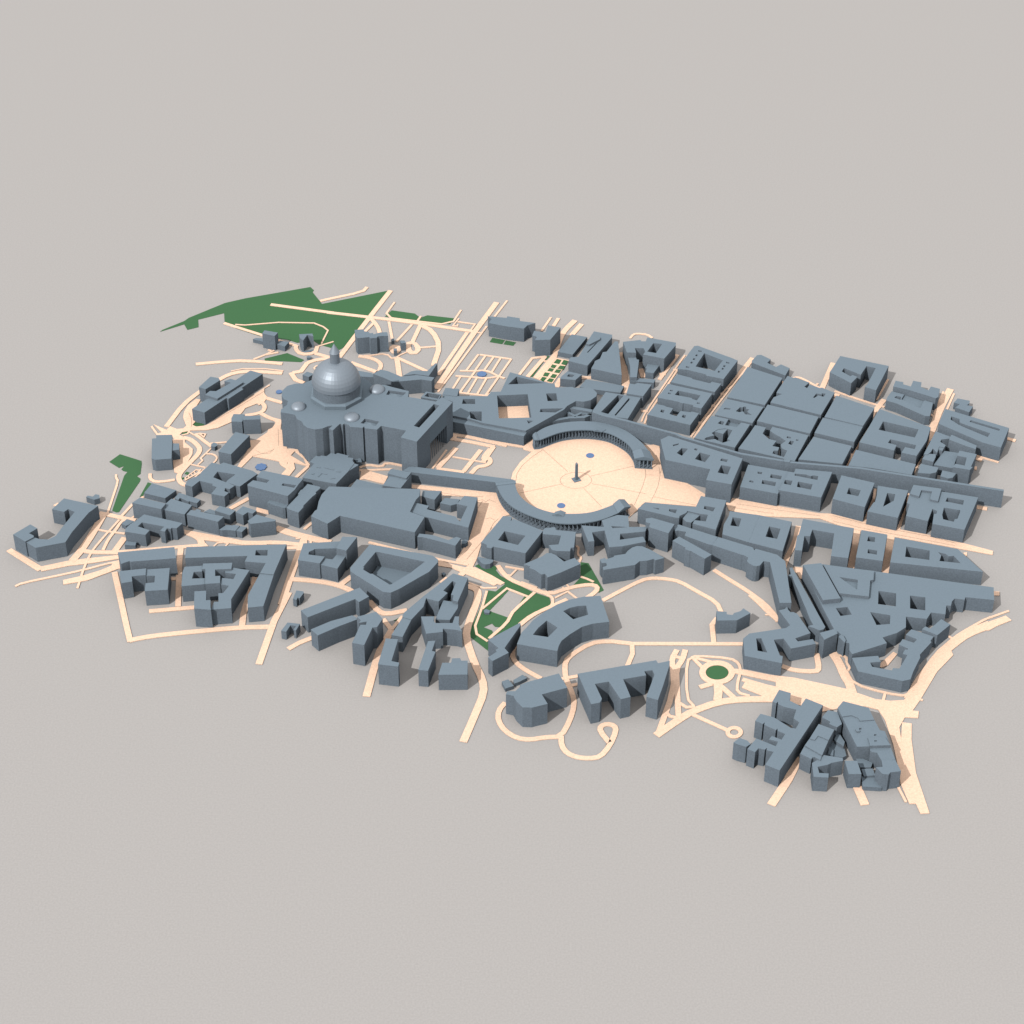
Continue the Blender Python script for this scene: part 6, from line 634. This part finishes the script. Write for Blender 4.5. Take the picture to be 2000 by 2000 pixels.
vs, fs = prism([[fp(s0, 0), fp(s0, -dep), fp(s1, -dep), fp(s1, 0)][::(1 if (d.x*n.y-d.y*n.x) < 0 else -1)]], ho, H-.02, True)
link('lintel', vs, fs, M['stone'], t, base)
vs, fs = prism([[fp(r0, -dep), fp(r0, -dep2), fp(r1, -dep2), fp(r1, -dep)][::(1 if (d.x*n.y-d.y*n.x) < 0 else -1)]], ho+.3, ho+1.5, True)
link('portico_roof', vs, fs, M['stone'], t, base)
for k in range(8):
    s = s0 + (s1-s0)*(k+.5)/8
    vs, fs = lathe(fp(s, -2.2), [(.5, 0), (.45, ho)], 10); link('column', vs, fs, M['wall'], t, base, True)
rp, rd = B['rp'], B['rd']
vs, fs = lathe(dc, [(rp, H-.5), (rp, B['z1']-3), (rp-3.5, B['z1'])], 8, math.pi/8); link('plinth', vs, fs, M['stone'], t, base)
vs, fs = lathe(dc, [(rd*.97, B['z1']-.5), (rd*.97, B['z2']+.2)], 40); link('drum', vs, fs, M['wall'], t, base)
z2, z3 = B['z2'], B['z3']; rv = z3 - z2; R = rd*1.015
prof = [(R*.93, z2)] + [(R*math.cos(a), z2 + .05 + (rv+1.2)*math.sin(a)) for a in [math.pi/2*k/10 for k in range(10)]]
vs, fs = lathe(dc, prof, 40); link('dome', vs, fs, M['dome'], t, base)
rl = rd*.205
vs, fs = lathe(dc, [(rl, z3-3), (rl, B['z4'])], 24); la = link('lantern', vs, fs, M['dome'], t, base)
vs, fs = lathe(dc, [(rl+.6, B['z4']), (.02, B['z5'])], 24); link('spire', vs, fs, M['dome'], la, base)
for c, r in B['sd']:
    prof = [(r*math.cos(a), H-.3 + r*.62*math.sin(a)) for a in [math.pi/2*k/10 for k in range(10)]]
    vs, fs = lathe(c, prof, 32); link('small_dome', vs, fs, M['dome'], t, base, True)

# ---------------------------------------------------------------- colonnades
def lerp(a, b, f): return (a[0]+(b[0]-a[0])*f, a[1]+(b[1]-a[1])*f)
def colonnade(D, label, front):
    o, i, h = D['o'], D['i'], D['h']; N = len(o); zt = h-2.0
    base = (o[N//2][0], o[N//2][1], 0)
    t = tag(empty('colonnade', base), label, 'colonnade', 'curved colonnades around the oval square')
    ring = o + i[::-1]
    a = sum(ring[k][0]*ring[(k+1) % len(ring)][1]-ring[(k+1) % len(ring)][0]*ring[k][1] for k in range(len(ring)))
    if a < 0: ring = ring[::-1]
    vs, fs = prism([ring], zt, h, True); link('entablature', vs, fs, M['stone'], t, base)
    vs, fs = prism([ring], 0, 2.0); link('step', vs, fs, M['wall'], t, base)
    m = 42; rest_v, rest_f = [], []
    for f in (.06, .28, .5, .72, .94):
        for k in range(m):
            u = (k+.35)/(m-.3)*(N-1); j = min(int(u), N-2); q = u-j
            p = lerp(lerp(o[j], o[j+1], q), lerp(i[j], i[j+1], q), f)
            vs, fs = lathe(p, [(.46, 0), (.42, zt)] if f == front else [(.95, 0), (.9, zt)], 10)  # non-front rows thickened, one row added, to block light and darken the inside
            if f == front: link('column', vs, fs, M['wall'], t, base, True)
            else:
                kk = len(rest_v); rest_v += vs; rest_f += [tuple(x+kk for x in ff) for ff in fs]
    tag(link('inner_columns', rest_v, rest_f, M['wall'], t, base, True), kind='stuff')
    def gable(u0, u1, f0, f1, up, along=False):
        # gabled roof block on the ring; its ridge runs across the ring, or along it
        def pt(u, f):
            k = min(int(u), N-2); return lerp(lerp(o[k], o[k+1], u-k), lerp(i[k], i[k+1], u-k), f)
        a0, b0, a1, b1 = pt(u0, f0), pt(u1, f0), pt(u0, f1), pt(u1, f1)
        if along: a0, b0, a1, b1 = a0, a1, b0, b1
        r0, r1 = lerp(a0, b0, .5), lerp(a1, b1, .5)
        z = h - .3
        vs = [(*a0, z), (*b0, z), (*b1, z), (*a1, z), (*a0, h+.7), (*b0, h+.7), (*b1, h+.7), (*a1, h+.7), (*r0, h+up), (*r1, h+up)]
        fs = [(0, 1, 5, 8, 4), (2, 3, 7, 9, 6), (1, 2, 6, 5), (3, 0, 4, 7), (4, 8, 9, 7), (5, 6, 9, 8)]
        o2 = link('pediment', vs, fs, M['stone'], t, base)
        bm = bmesh.new(); bm.from_mesh(o2.data); bmesh.ops.recalc_face_normals(bm, faces=bm.faces); bm.to_mesh(o2.data); bm.free()
    gable(N*.475, N*.545, .7, 1.12, 4.5)
    gable(N-4.8, N-.98, -.04, 1.04, 6.0, front > .5)
    gable(.2, 1.6, -.05, 1.05, 1.4)
    return t
colonnade(COLONNADE_FAR, 'curved far colonnade whose open column rows face the oval square and fountain', .94)
colonnade(COLONNADE_NEAR, 'curved near colonnade seen from outside, its roof sweeping in front of the oval square', .06)

# ---------------------------------------------------------------- light, world, camera
sc = bpy.context.scene
w = bpy.data.worlds.new('World'); sc.world = w; w.use_nodes = True
bg = w.node_tree.nodes['Background']; bg.inputs['Color'].default_value = (1.0, .99, .985, 1); bg.inputs['Strength'].default_value = .91
L = bpy.data.lights.new('Sun', 'SUN'); L.energy = 3.38; L.angle = math.radians(.6); L.color = (1, .98, .95)
lo = bpy.data.objects.new('Sun', L); C.objects.link(lo)
v = Vector((SHADOW[0], SHADOW[1], -40.0)); lo.rotation_euler = v.to_track_quat('-Z', 'Y').to_euler()
cam = bpy.data.cameras.new('Camera'); co = bpy.data.objects.new('Camera', cam); C.objects.link(co)
cam.sensor_width = 36; cam.lens = 4167/2000*36; cam.clip_start = 10; cam.clip_end = 60000
co.location = CAM; co.rotation_euler = (math.radians(90-PITCH), 0, 0)
sc.camera = co
sc.cycles.max_bounces = 2; sc.cycles.diffuse_bounces = 0; sc.cycles.glossy_bounces = 1
sc.view_settings.view_transform = 'Standard'; sc.view_settings.look = 'None'; sc.view_settings.exposure = 0; sc.view_settings.gamma = 1
